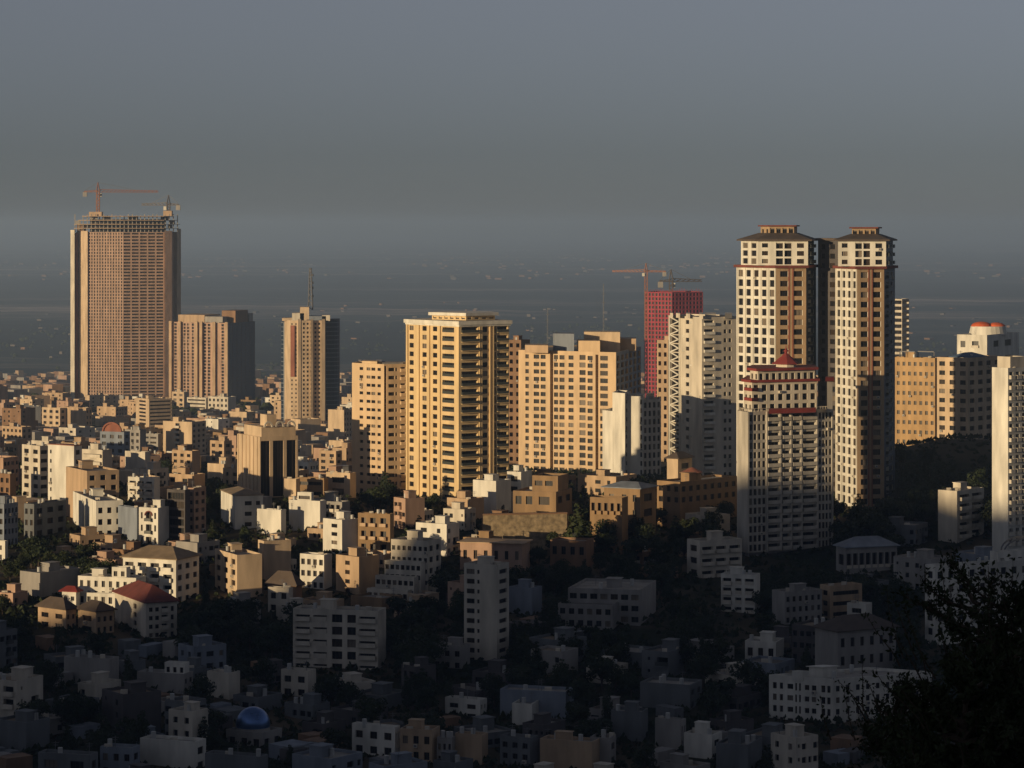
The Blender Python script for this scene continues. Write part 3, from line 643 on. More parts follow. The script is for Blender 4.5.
# ---------- red netted building under construction
def netted():
    D = 2300; P = pxpoly((645, D+6), (672, D-6), (703, D+10), (690, D+40), (655, D+40)); b = start('building_under_construction', 'building frame wrapped in crimson scaffold netting beneath cranes', 'building', P, fancy=False)
    z0, zt = b.c[2], Z(292, D)
    b.walls(P, z0, zt, {0: {'n': 30, 'cols': even(8, .62, .25, .9, 'm'), 'rev': .9, 'glass': 'glass'}, 1: {'n': 30, 'cols': even(9, .62, .25, .9, 'm'), 'rev': .9, 'glass': 'glass'}}, 'net')
    cx, cy, cz = b.c; rod = MB()
    for i in range(24):
        px = 646 + i*2.4; x, y = W(px, D+4-abs(px-672)*.1 + 6); rod.bar((x-cx, y-cy, zt-cz-.2), (x-cx, y-cy, zt-cz+RNG.uniform(.5, 3)), .3)
    b.part('column_bar', rod, ['net']); b.finish(); reg(645, 703, 290, 380, P, 'crimson netted frame')

# ---------- generic placed house
WORDN = ['zero', 'one', 'two', 'three', 'four', 'five', 'six', 'seven', 'eight', 'nine', 'ten', 'eleven', 'twelve']
def H(label, xl, xc, xr, yt, yb, mat='offwhite', th=36, nl=3, nr=0, fl=None, kl='w', kr='w', roof='flat', rmat='roof', cl=3, hut=True, short=None, name='apartment_house', cat='house',
      D=None, fr=.5, v0=.28, v1=.78, rail='offwhite', rise=2.6, frame='brownframe', group=None, parm=.7, merge=False, glass=None, zt=.8, P=None):
    D = D or depth_at(xc, yb); P = P or quad(xl, xc, xr, D, th); b = start(name, label, cat, P, frame=frame, group=group, merge=merge)
    z0, z1 = b.c[2], Z(yt, D); zg = Z(yb, D)
    fl = fl or max(1, round((z1 - zg) / 3.3)); sp = {}
    zb = max(0, zg - z0)
    if nl: sp[0] = {'n': fl, 'cols': nl if isinstance(nl, list) else even(nl, fr, v0, v1, kl), 'zb': zb, 'zt': zt, 'rail': rail, 'bm': mat, 'glass': glass}
    if nr: sp[1] = {'n': fl, 'cols': nr if isinstance(nr, list) else even(nr, fr, v0, v1, kr), 'zb': zb, 'zt': zt, 'rail': rail, 'bm': mat, 'glass': glass}
    b.walls(P, z0, z1, sp, mat, roof='rooflight' if rmat == 'roof' else rmat, par=parm)
    if roof == 'hip': b.hip(P, z1+.01, rise, rmat)
    elif cl or hut: b.clutter(P, z1-parm, cl, hut, mat)
    b.P = P; b.D = D; b.z1 = z1
    reg(xl, xr, yt, yb, P, short); return b

def place_landmarks():
    far_tower()
    crane('long red crane standing on the tallest skyscraper roof', 98, 2765, 217, 190, 14, 60, 'crane', 1.6, (1, .2))
    crane('short dark crane on the far end of the skyscraper roof', 168.5, 2765, 214, 203, 11, 28, 'craneg', 1.7, (-1, .2))
    beside_tower(); antenna_tower(); cream_tower(); cream_slab(); broad_tower(); white_step(); white_lattice(); netted()
    crane('slender red crane with tall mast beside the netted frame', 646, 2230, 395, 270, 20, 34, 'crane', 1.2, (-1, .1))
    crane('dark crane rising through the middle of the netted frame', 671, 2325, 300, 279, 12, 32, 'craneg', 1.7, (1, .25))
    P = twin('tall white and brown tower behind the red pagoda crown', 737, 776, 806, 816, 1010, 225, 268, 241, 233, 758)
    reg(736, 816, 225, 490, P, 'pagoda side twin tower')
    P = twin('tall white and brown tower standing clear of the pagoda crown', 836, 857, 884, 895, 988, 227, 269, 241, 234, 838)
    reg(820, 895, 227, 495, P, 'free standing twin tower'); pagoda_tower()
    # slim towers behind
    H('slim tan tower squeezed between the cream and the broad tan towers', 508, 521, 530, 340, 480, 'brown', 30, 2, 0, 16, name='apartment_tower', cat='tower', D=1380, cl=1)
    H('slim tan tower peeking behind the lattice stair tower', 657, 668, 676, 340, 470, 'tan', 25, 2, 0, 14, name='apartment_tower', cat='tower', D=1420, cl=1)
    H('distant grey banded tower beside the free standing twin tower', 894, 902, 909, 299, 420, 'offwhite', 30, [(0.02, .98, .35, .95, 'w')], [(0.02, .98, .35, .95, 'w')], 20, name='office_tower', cat='tower', D=1900, cl=0, hut=False)
    b = H('ochre brick apartment block with ribbon windows above dark trees', 890, 935, 940, 358, 448, 'ochre2', 28, even(8, .5, .35, .75), 0, 9, name='apartment_block', cat='apartment block', D=1152, short='ochre brick block', glass='glass2')
    fr = MB(); cx, cy, cz = b.c
    for (a, c) in ((900, 915), (918, 934)):
        (x0, y0), (x1, y1) = W(a, 1162), W(c, 1158); z = b.z1-cz
        fr.bar((x0-cx, y0-cy, z-.8), (x0-cx, y0-cy, z+2.2), .4); fr.bar((x1-cx, y1-cy, z-.8), (x1-cx, y1-cy, z+2.2), .4); fr.bar((x0-cx, y0-cy, z+2.2), (x1-cx, y1-cy, z+2.2), .4)
    b.part('roof_frame', fr, ['steel']); b.finish()
    b = H('cream apartment block beside the ochre block, broad end in shade', 937, 968, 1001, 358, 452, 'cream2', 38, 3, 4, 10, name='apartment_block', cat='apartment block', D=1118, fr=.55, short='shaded-end cream block', hut=False, cl=4)
    b.hip(sub(b.P, .3, .95, .1, .6), b.z1, 1.8, 'roofblue', .3); b.finish()
    # white block with red crown
    b = H('white block with round white attic and bright red domed roof', 957, 987, 1019, 335, 400, 'white', 30, [(.12, .28, .3, .7, 'w'), (.5, .72, .3, .7, 'b')], [(.2, .36, .3, .7, 'w'), (.55, .75, .3, .7, 'w')], 4, name='apartment_block', cat='apartment block', D=1420, cl=0, hut=False, short='red domed block')
    cx, cy, cz = b.c; at = MB(); at.cyl(0, 1, b.z1-cz-.7, b.z1-cz+3.5, 9.5, 8.5, n=24); b.part('round_attic', at, ['white'])
    for (ox, r, h) in ((-3.4, 5.2, 2.4), (4, 4.4, 2.0)):
        link('red_dome', dome_mesh('red_dome', r, h, b.z1-cz+3.4, 'brightred'), b.root, (ox, 0, 0))
    b.finish()
    # right edge tower
    b = H('white balconied tower cut by the photo edge with blank side wall', 992, 1008, 1046, 368, 548, 'white', 52, 0, even(6, .55, .22, .85, 'b'), 17, name='residential_tower', cat='tower', D=905, short='white edge tower', rail='offwhite', cl=5)
    b.walls(sub(b.P, .1, .9, .1, .5), b.z1-1, b.z1+3.4, {}, 'offwhite'); b.finish()
    H('small white block with stacked balconies below the dark tree slope', 938, 957, 984, 491, 540, 'offwhite', 40, 0, [(.1, .45, .2, .8, 'b'), (.55, .9, .2, .8, 'b')], 5, name='apartment_block', D=935, short='small balcony block', cat='apartment block').finish()
    H('big white building with tall windows behind the near branches', 925, 935, 1040, 566, 640, 'white', 62, 1, 10, 5, D=800, name='apartment_block', cat='apartment block', short='tall windowed white building').finish()
    b = H('white house with curved steel roof arch at the photo edge', 990, 998, 1060, 552, 640, 'white', 60, 0, 7, 5, D=815, name='apartment_block', cat='apartment block', cl=0, hut=False); ar = MB()
    for k in range(12):
        t0, t1 = k/12*math.pi, (k+1)/12*math.pi
        for yy in (0, 5): ar.bar((6*-math.cos(t0), yy, b.z1-b.c[2]+4*math.sin(t0)-1), (6*-math.cos(t1), yy, b.z1-b.c[2]+4*math.sin(t1)-1), .4)
    b.part('roof_arch', ar, ['steel']); b.finish()

def glass_block():
    D = 1035; P = quad(238, 260, 298, D, 62); b = start('office_block', 'tan office block with three tall dark glass bays and arched roof crown', 'office block', P)
    z0, zt = b.c[2], Z(437, D)
    b.walls(P, z0, zt, {0: {'n': 1, 'cols': []}, 1: {'n': 1, 'zb': 2, 'zt': 1.5, 'rev': .5, 'glass': 'glass', 'cols': [(.02, .26, 0, 1, 'w'), (.34, .62, 0, 1, 'w'), (.70, .95, 0, 1, 'w')]}}, 'cream2')
    b.solid('attic', sub(P, .2, .98, .05, .95), zt-.8, Z(427, D), 'cream2'); b.solid('penthouse', sub(P, .5, .8, .3, .55), Z(428, D), Z(413, D)-1, 'cream2')
    for v in (.12, .42, .72):
        a, c = sub(P, .98, 1, v, v+.2)[1:3]; a, c = Vector(a), Vector(c); ar = MB()
        for k in range(8):
            t0, t1 = k/8*math.pi, (k+1)/8*math.pi; m, h = (a+c)/2, (c-a)/2
            p, q = m - h*math.cos(t0), m - h*math.cos(t1); ar.bar((p.x-b.c[0], p.y-b.c[1], Z(427, D)-b.c[2]-.2+1.9*math.sin(t0)), (q.x-b.c[0], q.y-b.c[1], Z(427, D)-b.c[2]-.2+1.9*math.sin(t1)), .6)
        b.part('roof_arch', ar, ['offwhite'])
    for k in range(6): b.solid('pilaster', sub(P, k*.17, k*.17+.05, -.02, -.001), z0, zt-.1, 'cream2')
    b.finish(); reg(238, 298, 413, 500, P, 'glass bayed office block')

def place_houses():
    glass_block()
    B = lambda *a, **k: H(*a, **k).finish()
    # --- left, mid distance
    B('wide tan terraced block on the left edge of the lit town', 2, 22, 32, 427, 446, 'tan', 40, 5, 2, 3, name='apartment_block')
    B('tan block with banded balconies left of the tall white block', 22, 40, 48, 446, 500, 'offwhite', 48, 2, [(.1, .9, .3, .75, 'w')], 6, cat='apartment block', short='banded tan block')
    b = H('tall white block with small side windows and notched dark stairwell', 48, 74, 82, 446, 505, 'white', 36, [(.08, .14, .3, .7, 'w')], 1, 6, name='apartment_block', cat='apartment block', short='tall white notched block'); b.solid('red_coping', inset(b.P, -.2), b.z1+.002, b.z1+.25, 'twinred'); b.finish()
    B('white flat block with dark parapet beside the notched block', 82, 103, 112, 450, 490, 'offwhite', 30, [(.08, .9, .3, .7, 'b')], 0, 5, cat='apartment block')
    B('plain brownish tan block with three window columns below notched block', 66, 87, 119, 471, 525, 'tan', 62, 0, 3, 5, cat='apartment block', short='brownish tan block')
    B('brown brick block at the left photo edge', -6, 10, 16, 474, 505, 'brown', 40, 3, 0, 3)
    B('white block with three balcony columns right of brownish tan block', 128, 154, 160, 478, 505, 'white', 30, [(.06, .3, .25, .8, 'b'), (.38, .6, .25, .8, 'b'), (.68, .92, .25, .8, 'b')], 0, 3)
    B('bright white villa with blank lit wall and rows of arched windows', 73, 96, 123, 501, 540, 'white', 70, 0, 3, 3, fr=.5, short='bright white arched villa', zt=1.4)
    B('low white villa wing touching the bright arched villa', 118, 137, 143, 508, 545, 'bluegrey', 50, 0, 0, 2, cl=1)  # white wing coloured blue-grey: the villa's shaded side put into paint
    b = H('narrow white house with a tall arched balcony recess', 139, 158, 169, 508, 548, 'white', 26, [(.1, .2, .3, .8, 'w'), (.36, .66, .1, .85, 'b'), (.8, .9, .3, .8, 'w')], 0, 3, rail='rail', short='narrow arched white house')
    ar = MB(); A, Bq = Vector(b.loc(b.P)[0]), Vector(b.loc(b.P)[1]); d = Bq-A; n = Vector((d.y, -d.x)).normalized()
    for k in range(10):
        t0, t1 = k/10*math.pi, (k+1)/10*math.pi; p = A+d*(.51-.19*math.cos(t0))+n*.1; q = A+d*(.51-.19*math.cos(t1))+n*.1; zz = b.z1-b.c[2]-2.6
        ar.bar((*p, zz+1.4*math.sin(t0)), (*q, zz+1.4*math.sin(t1)), .35)
    b.part('arch', ar, ['maroon']); b.finish()
    b = H('dark unfinished concrete frame building beside the narrow arched house', 167, 185, 190, 490, 545, 'dark', 30, [(.05, .95, .15, .92, 'g')], 0, 6, cl=2, name='building_under_construction', cat='building', short='dark concrete frame'); b.finish()
    B('thin building with glowing tan front strip beside dark concrete frame', 188, 194, 206, 488, 540, 'pink', 30, 1, 2, 6)
    B('plain tan block high on the left skyline town', 42, 60, 66, 408, 432, 'cream2', 36, 3, 1, 4)
    B('broad plain tan block right of the skyline town', 63, 86, 92, 408, 432, 'tan', 40, 0, 2, 4)
    b = H('dark grey building with arched pediment', 100, 124, 130, 432, 462, 'bluegrey', 24, 3, 1, 4, cl=0, hut=False, short='arched pediment building'); pd = MB(); A, Bq = Vector(b.loc(b.P)[0]), Vector(b.loc(b.P)[1]); d = Bq-A; zz = b.z1-b.c[2]
    for k in range(10):
        t0, t1 = k/10*math.pi, (k+1)/10*math.pi; p = A+d*(.5-.38*math.cos(t0)); q = A+d*(.5-.38*math.cos(t1))
        pd.bar((*p, zz+4.4*math.sin(t0)), (*q, zz+4.4*math.sin(t1)), .8)
        if k < 9: pd.face([(*(p+Vector((0, .3))), zz), (*(q+Vector((0, .3))), zz), (*(q+Vector((0, .3))), zz+4.4*math.sin(t1)), (*(p+Vector((0, .3))), zz+4.4*math.sin(t0))])
    b.part('pediment', pd, ['twinred']); b.finish()
    B('grey block touching the arched pediment building', 125, 140, 146, 430, 458, 'grey', 30, 3, 0, 4)
    B('grey block with banded windows left of two-bay block', 141, 158, 162, 434, 455, 'grey', 30, [(.1, .45, .3, .7, 'w'), (.55, .9, .3, .7, 'w')], 0, 4)
    B('tan block of two blank bays split by a dark slot', 163, 192, 206, 422, 455, 'cream2', 28, [(.43, .57, .1, .98, 'b')], 3, 6, cat='apartment block', short='two-bay tan block')
    B('lit tan block with banded windows below the tallest skyscraper', 136, 149, 172, 399, 430, 'cream2', 55, 1, [(.04, .96, .35, .75, 'w')], 8, cat='apartment block', short='banded block under the skyscraper')
    B('small cream tower right above the banded block', 172, 184, 189, 392, 412, 'cream2', 34, 2, 0, 4)
    B('cream block with banded balconies under the ribbed tan tower', 187, 206, 210, 398, 414, 'offwhite', 34, [(.05, .95, .4, .8, 'w')], 0, 4)
    B('long cream block at the foot of the ribbed tan tower', 208, 228, 236, 397, 414, 'offwhite', 30, 5, 0, 3)
    B('plain pale house below the arched pediment building', 125, 145, 150, 452, 475, 'offwhite', 36, 0, 0, 2)
    B('tan house with small windows below the two-bay block', 172, 192, 200, 451, 478, 'tan', 36, 3, 0, 4)
    B('tan block left of the glass bayed office block', 210, 224, 232, 441, 470, 'tan', 36, 2, 1, 4)
    B('shaded blue building with window rows at the left photo edge', -8, 4, 18, 504, 548, 'bluegrey', 30, 2, 4, 4)
    B('shaded low blue grey block beneath the tall white notched block', 24, 34, 66, 504, 540, 'slate', 30, 2, 3, 3)  # the block's shade is put into its dark wall colour
    B('pale house sliver bright on the left photo edge', -20, 5, 8, 541, 562, 'white', 20, 2, 0, 2)
    # --- centre left
    b = H('white gabled house with blank bay and four dark windows', 221, 235, 263, 496, 530, 'white', 72, 0, [(.35, .6, .3, .7, 'w'), (.75, .9, .3, .7, 'w')], 3, short='white gabled house', cl=0, hut=False); b.hip(b.P, b.z1, 1.8, 'rooftan', .3); b.finish()
    B('small blank white cube house left of larger blank house', 257, 281, 286, 510, 535, 'white', 30, 0, 0, 2, short='small blank white house')
    b = H('large blank cream walled house with raised roof room', 289, 320, 326, 501, 532, 'white', 24, 0, 0, 2, cl=2, hut=False, short='large blank cream house'); b.walls(sub(b.P, .25, .7, .1, .5), b.z1-.8, b.z1+2.6, {0: {'n': 1, 'cols': [(.1, .9, .4, .8, 'w')]}}, 'white'); b.finish()
    b = H('grey house with white framed bays above narrow white house', 323, 342, 350, 502, 522, 'grey', 30, [(.1, .3, .1, .9, 'b'), (.4, .6, .1, .9, 'b'), (.7, .9, .1, .9, 'b')], 0, 2); b.finish()
    B('narrow white house with tan side wall right of blank cream house', 323, 342, 359, 520, 556, 'white', 44, [(.45, .75, .3, .75, 'w')], 0, 4, short='narrow tan-sided house')
    B('olive brown villa with columned front under the cream slab', 358, 390, 394, 514, 556, 'ochre', 22, [(.1, .25, .2, .85, 'b'), (.38, .55, .2, .85, 'b'), (.7, .88, .2, .85, 'b')], 0, 3, short='olive columned villa', rail='tan')
    B('white house with two rows of paired dark windows', 300, 324, 332, 555, 592, 'white', 30, even(4, .6), 0, 3, short='paired window white house')
    B('tan house with one window column and grey side wall', 336, 359, 379, 557, 597, 'tan', 44, [(.4, .6, .3, .75, 'w')], 0, 4, short='grey-sided tan house')
    B('tan block with four window rows and blank side, left of stepped wall', 215, 237, 262, 555, 600, 'cream2', 64, 3, 0, 4, short='four-row tan block')
    B('tall blank tan wall building behind the four-row block', 258, 264, 291, 541, 585, 'cream2', 62, 0, 0, 4, cl=4)
    b = H('brown sloped roof shed below the blank tan wall', 268, 296, 302, 586, 606, 'brown', 30, 2, 0, 1, roof='hip', rmat='roofdark', rise=4); b.finish()
    B('small lit cream house with two window rows beside dark garden', 268, 289, 293, 588, 615, 'offwhite', 24, 2, 0, 2)
    b = H('terraced white apartment house stepping down the slope', 391, 428, 441, 541, 600, 'offwhite', 26, even(7, .6, .3, .7), 2, 5, short='stepped terrace house', cl=2)
    z1, fh = b.z1, 3.0
    for k, (v, lv) in enumerate(((-.35, 2), (-.7, 3.4), (-1.0, 4.6))):
        Q = sub(b.P, -.12*k-.05, .93-.06*k, v, v+.345); zt_ = z1 - lv*3.0; o = b.walls(Q, b.c[2]-2, zt_, {0: {'n': 2, 'zb': max(0, zt_-6.2-b.c[2]+2), 'cols': even(7, .7, .3, .8)}}, 'offwhite', name='terrace_tier', par=.9)
    b.finish()
    B('cylindrical fronted tan house before the glass bayed block', 284, 296, 300, 479, 502, 'cream2', 30, 0, 0, 2, cl=1)
    B('brown brick hall with banded windows beside cream slab foot', 297, 324, 328, 478, 500, 'ochre', 22, [(.1, .9, .45, .8, 'w')], 0, 2)
    B('plain tan house at the foot of the slotted cream slab', 326, 350, 356, 473, 498, 'cream2', 30, 1, 0, 2)
    B('tan cubic house halfway up toward the antenna tower', 319, 336, 342, 451, 478, 'tan', 34, 2, 1, 4)
    B('tall tan block between antenna tower and cream slab', 328, 344, 352, 410, 444, 'cream2', 34, 0, 3, 6, cat='apartment block', short='tan block under antenna tower')
    # --- hip roof group
    b = H('white arcaded house under a broad tan hip roof', 123, 176, 199, 560, 606, 'white', 24, [(.04, .2, .2, .85, 'b'), (.28, .44, .2, .85, 'b'), (.52, .68, .2, .85, 'b'), (.76, .92, .2, .85, 'b')], 3, 4, roof='hip', rmat='rooftan', rise=3.2, rail='white', short='tan hip roofed house'); b.finish()
    b = H('long white terraced mansion with balustrades and arched windows', 78, 136, 146, 578, 612, 'white', 18, even(8, .45, .25, .85), 0, 3, rail='white', short='long white mansion', cl=1)
    Q = sub(b.P, -.06, .8, -.32, -.005); b.walls(Q, b.c[2]-1, b.z1-4.6, {0: {'n': 2, 'zb': 1, 'cols': even(7, .5, .2, .85)}}, 'white', name='terrace_tier', par=.9)
    Q = sub(b.P, .55, .8, .2, .6); b.walls(Q, b.z1-.8, b.z1+2.8, {0: {'n': 1, 'cols': even(2)}}, 'white', name='roof_hut'); b.finish()
    B('small white house with red hip roof at mansion end', 62, 76, 80, 592, 612, 'white', 20, 2, 0, 2, roof='hip', rmat='red', rise=1.6)
    B('red hip roofed tan house with four rows of windows', 115, 146, 177, 603, 640, 'offwhite', 64, [(.6, .7, .2, .8, 'w')], [(.1, .22, .25, .75, 'w'), (.3, .42, .25, .75, 'w'), (.5, .7, .2, .8, 'b'), (.8, .9, .2, .8, 'w')], 4, roof='hip', rmat='maroon', rise=4, short='red hip roofed house')
    B('tan house with brown hip roof left of mansion', 38, 66, 76, 610, 632, 'tan', 40, 2, 2, 2, roof='hip', rmat='roofdark', rise=3)
    B('brown fronted house wedged under the red hip roof', 78, 96, 114, 612, 636, 'tan', 48, 1, 3, 2, roof='hip', rmat='roofdark', rise=2.6)
    B('pale boxy house with shaded side in dark left garden', 20, 40, 84, 573, 600, 'grey', 40, 0, 0, 2, cl=2)
    # --- centre
    B('blank cream garage block at the cream tower foot', 473, 496, 511, 481, 500, 'white', 34, 0, 0, 2, cl=1, D=1000, short='blank cream garage')
    B('white house with dark shaded flank above the ochre villa', 507, 521, 532, 472, 495, 'white', 30, 1, 0, 2, D=1010)
    B('blank tan wall house below the cream tower', 447, 470, 484, 499, 516, 'tan', 36, 0, 0, 1, D=985)
    b = H('stepped ochre villa with wide dark windows', 513, 556, 572, 492, 508, 'ochre', 20, [(.06, .2, .2, .8, 'w'), (.3, .45, .2, .8, 'w'), (.6, .85, .2, .8, 'w')], 2, 1, D=960, short='stepped ochre villa', cl=1, hut=False)
    b.walls(sub(b.P, .35, .95, .25, .9), b.z1-.8, b.z1+4.9, {0: {'n': 1, 'cols': [(.1, .4, .35, .75, 'w'), (.5, .8, .35, .75, 'w')], 'zb': .8}}, 'ochre', name='upper_storey'); b.finish()
    b = H('ochre mansion under a grey hip roof with arched windows', 604, 640, 656, 489, 522, 'ochre', 30, [(.15, .28, .3, .75, 'w'), (.5, .62, .3, .75, 'w'), (.8, .9, .3, .75, 'w')], 1, 2, roof='hip', rmat='bluegrey', rise=1.8, D=950, short='grey hip roofed ochre mansion'); 
    b.finish()
    B('columned ochre wing before the grey hip roofed mansion', 590, 622, 628, 498, 516, 'ochre', 20, even(5, .55, .1, .8, 'b'), 0, 1, D=930, rail='ochre', hut=False, cl=0)
    b = start('retaining_wall', 'long rubble stone retaining wall below the stepped ochre villa', 'wall', pxpoly((483, 925), (567, 930), (567, 931.5), (483, 926.5)))
    b.solid('wall', pxpoly((483, 925), (567, 930), (567, 931.5), (483, 926.5)), b.c[2], Z(515, 926), 'stonewall'); b.solid('coping', pxpoly((482.6, 924.7), (567.4, 929.7), (567.4, 931.8), (482.6, 926.8)), Z(515, 926)+.002, Z(513.6, 926), 'brown'); reg(483, 567, 513, 536, pxpoly((483, 925), (567, 930), (567, 931), (483, 926)), 'stone retaining wall')
    B('low brown house with long flat eaves and a window row', 460, 522, 530, 544, 566, 'pink', 14, even(6, .35, .3, .75), 0, 1, D=890, hut=False, cl=0, roof='hip', rmat='tan', rise=.5, short='long-eaved brown house')
    B('brown garden house with slatted front among dark trees', 550, 586, 594, 541, 560, 'brown', 18, 4, 0, 1, D=900, hut=False, cl=1)
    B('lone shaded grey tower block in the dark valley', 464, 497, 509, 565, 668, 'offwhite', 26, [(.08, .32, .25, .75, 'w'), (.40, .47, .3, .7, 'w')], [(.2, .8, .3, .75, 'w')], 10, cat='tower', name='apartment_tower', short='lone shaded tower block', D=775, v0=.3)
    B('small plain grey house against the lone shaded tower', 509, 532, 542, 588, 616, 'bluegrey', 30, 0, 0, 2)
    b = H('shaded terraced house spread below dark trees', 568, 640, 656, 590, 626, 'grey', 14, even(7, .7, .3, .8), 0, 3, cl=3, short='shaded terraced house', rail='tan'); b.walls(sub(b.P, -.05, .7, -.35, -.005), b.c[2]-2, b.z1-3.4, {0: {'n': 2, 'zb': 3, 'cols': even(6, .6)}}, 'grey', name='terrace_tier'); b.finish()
    # --- centre right
    B('lit tan house with dark pitched roof below lattice stair tower', 667, 678, 692, 459, 484, 'cream2', 36, 0, 1, 2, roof='hip', rmat='roofdark', rise=2.2, D=1010, short='dark roofed tan house')
    b = H('ochre house with little round roof pavilion', 657, 680, 737, 482, 506, 'ochre', 42, 3, 8, 2, D=975, cl=2, short='pavilion roofed ochre house'); pv = MB(); pv.cyl(-2, -2, b.z1-b.c[2]-.5, b.z1-b.c[2]+2.2, 3.2, n=14); b.part('pavilion', pv, ['ochre']); pv = MB(); pv.cyl(-2, -2, b.z1-b.c[2]+2.2, b.z1-b.c[2]+3.8, 3.9, .6, n=14); b.part('pavilion_roof', pv, ['twinred']); b.finish()
    B('shaded white terrace block left of the pagoda topped tower', 687, 700, 742, 541, 580, 'offwhite', 62, 1, [(.05, .3, .2, .7, 'b'), (.38, .62, .2, .7, 'b'), (.7, .95, .2, .7, 'b')], 3, short='shaded terrace block')
    B('white gridded house with wide dark balcony bays', 721, 755, 760, 575, 616, 'white', 20, [(.05, .3, .2, .85, 'b'), (.42, .6, .2, .85, 'B'), (.7, .96, .2, .85, 'B')], 0, 4, short='white gridded house')
    B('grey house with long window rows below the blue canopy', 772, 785, 822, 592, 626, 'grey', 60, 0, 6, 3)
    B('brown grey house right of the long windowed house', 820, 830, 862, 586, 620, 'tan', 60, 1, [(.1, .9, .3, .7, 'w')], 3)
    B('long grey arcade building with sloped roof and pale columns', 836, 846, 897, 548, 572, 'grey', 70, 1, even(8, .75, .15, .85, 'B'), 1, roof='hip', rmat='bluegrey', rise=3, D=900, short='grey arcade building')
    B('dark mansard house of two window rows', 815, 838, 896, 632, 690, 'grey', 60, 0, even(6, .4, .3, .8), 3, roof='hip', rmat='roofdark', rise=3.4, short='dark mansard house')
    B('bright little white roof house above the mansard roof', 847, 866, 872, 604, 626, 'white', 30, 1, 0, 2)
    B('low white house with small roof room left of mansard house', 745, 776, 784, 642, 662, 'white', 20, 3, 0, 1)
    b = H('large white four-storey block with long side behind branches', 769, 832, 932, 679, 742, 'white', 48, [(.06, .12, .25, .8, 'w'), (.17, .22, .25, .8, 'w'), (.29, .38, .3, .75, 'w'), (.41, .44, .2, .85, 'w'), (.47, .50, .2, .85, 'w'), (.56, .63, .3, .75, 'w'), (.67, .74, .3, .75, 'w'), (.82, .88, .2, .8, 'w'), (.91, .96, .2, .8, 'w')],
          even(10, .4), 4, D=705, P=[W(769, 712), W(833, 705), W(932, 717), (W(769, 712)[0]+W(932, 717)[0]-W(833, 705)[0], 724)], cat='apartment block', name='apartment_block', short='large white four-storey block', zt=1.2, cl=6)
    b.walls(sub(b.P, .38, .55, -.012, .05), b.z1-.9, b.z1+1.4, {}, 'white', name='gable'); b.finish()
    # --- shaded foreground
    b = H('shaded banded apartment block with deep balconies', 293, 378, 386, 611, 676, 'offwhite', 14, [(.03, .2, .3, .75, 'b'), (.24, .4, .3, .75, 'B'), (.46, .58, .2, .85, 'w'), (.64, .74, .2, .85, 'w'), (.78, .97, .3, .75, 'b')], 0, 5, D=770, cat='apartment block', name='apartment_block', short='shaded banded block', rail='offwhite', cl=5); b.finish()
    B('low white shaded house with boxed front under banded block', 281, 308, 316, 671, 700, 'offwhite', 24, 2, 0, 2)
    B('grey long block with blank front in the dark lower left', 64, 110, 119, 659, 690, 'grey', 20, 0, 0, 2, short='long blank grey block')
    b = H('grey block with white roof room in the dark lower left', 137, 184, 193, 674, 698, 'grey', 18, 0, 2, 2, short='roof room grey block', hut=False, cl=1); b.walls(sub(b.P, .55, .98, .2, .7), b.z1-.8, b.z1+2.6, {0: {'n': 1, 'cols': even(3)}}, 'white', name='roof_room'); b.finish()
    B('plain grey house between roof room block and banded block', 207, 229, 240, 673, 700, 'offwhite', 30, 0, 0, 2)
    B('pale boxed house left of lone shaded tower', 432, 462, 470, 646, 672, 'grey', 24, 3, 0, 2)
    # hall with a metal dome
    b = H('low grey hall carrying a shiny blue metal dome', 226, 262, 282, 733, 752, 'grey', 30, 3, 2, 1, cl=0, hut=False, short='blue domed hall', name='domed_hall', cat='hall', D=690); cx, cy, cz = b.c; x, y = W(253, 697); link('dome', dome_mesh('dome', 4.1, 4.1, b.z1-cz+1, 'dome', 32, 14, .25), b.root, (x-cx, y-cy, 0)); dr = MB(); dr.cyl(x-cx, y-cy, b.z1-cz-.8, b.z1-cz+.3, 4.15, n=28); b.part('dome_drum', dr, ['grey'])
    b.finish()
    fg = [('white house with cube roof room', 445, 480, 487, 700, 722), ('white house with dark patio posts below it', 352, 395, 400, 727, 760), ('tan walled shaded house', 400, 432, 440, 730, 765), ('tall blank shaded tan house', 455, 482, 488, 735, 768),
          ('shaded house of tall narrow windows', 437, 452, 456, 738, 766), ('long flat roofed house', 500, 566, 574, 692, 722), ('blank shaded white wall house', 512, 532, 540, 704, 730), ('tall grey house with stepped roof', 611, 642, 648, 712, 745),
          ('blank grey cube house', 655, 681, 686, 720, 752), ('white low house with corner hut', 684, 712, 722, 735, 765), ('shaded tan house at the bottom edge', 540, 592, 600, 742, 775), ('bluish house with row of windows at bottom', 500, 530, 538, 738, 775),
          ('grey block at the bottom left', 38, 90, 98, 755, 790), ('white parapeted house at the bottom left', 140, 195, 206, 742, 775), ('low grey house with plain wall at bottom', 205, 260, 268, 757, 792), ('pale narrow house by the bottom left garden', 100, 132, 140, 748, 780),
          ('plain bluish house right of the blank cube', 716, 748, 762, 745, 780), ('grey stepped house at mid bottom', 590, 610, 616, 738, 770), ('dim grey house in the right dark garden', 640, 690, 702, 685, 712), ('white hut on dark garden terrace', 655, 668, 672, 682, 694)]
    rr = random.Random(5)
    for t in fg:
        sh = t[0]; LANDNAME = sh
        b = H(sh + ' in the shaded foreground' if 'bottom' not in sh else sh + ', in shade', *t[1:], ('white' if 'white' in sh else rr.choice(['slate', 'grey', 'slate', 'bluegrey']) if 'tan' not in sh else 'tan'), rr.choice([16, 22, 28]), rr.choice([0, 2, 3]) if 'blank' not in sh and 'plain' not in sh else 0, rr.choice([0, 1, 2]), None, cl=rr.randint(2, 4), hut=rr.random() < .6)  # darker greys put the foreground's shade into the wall colours
        b.finish()
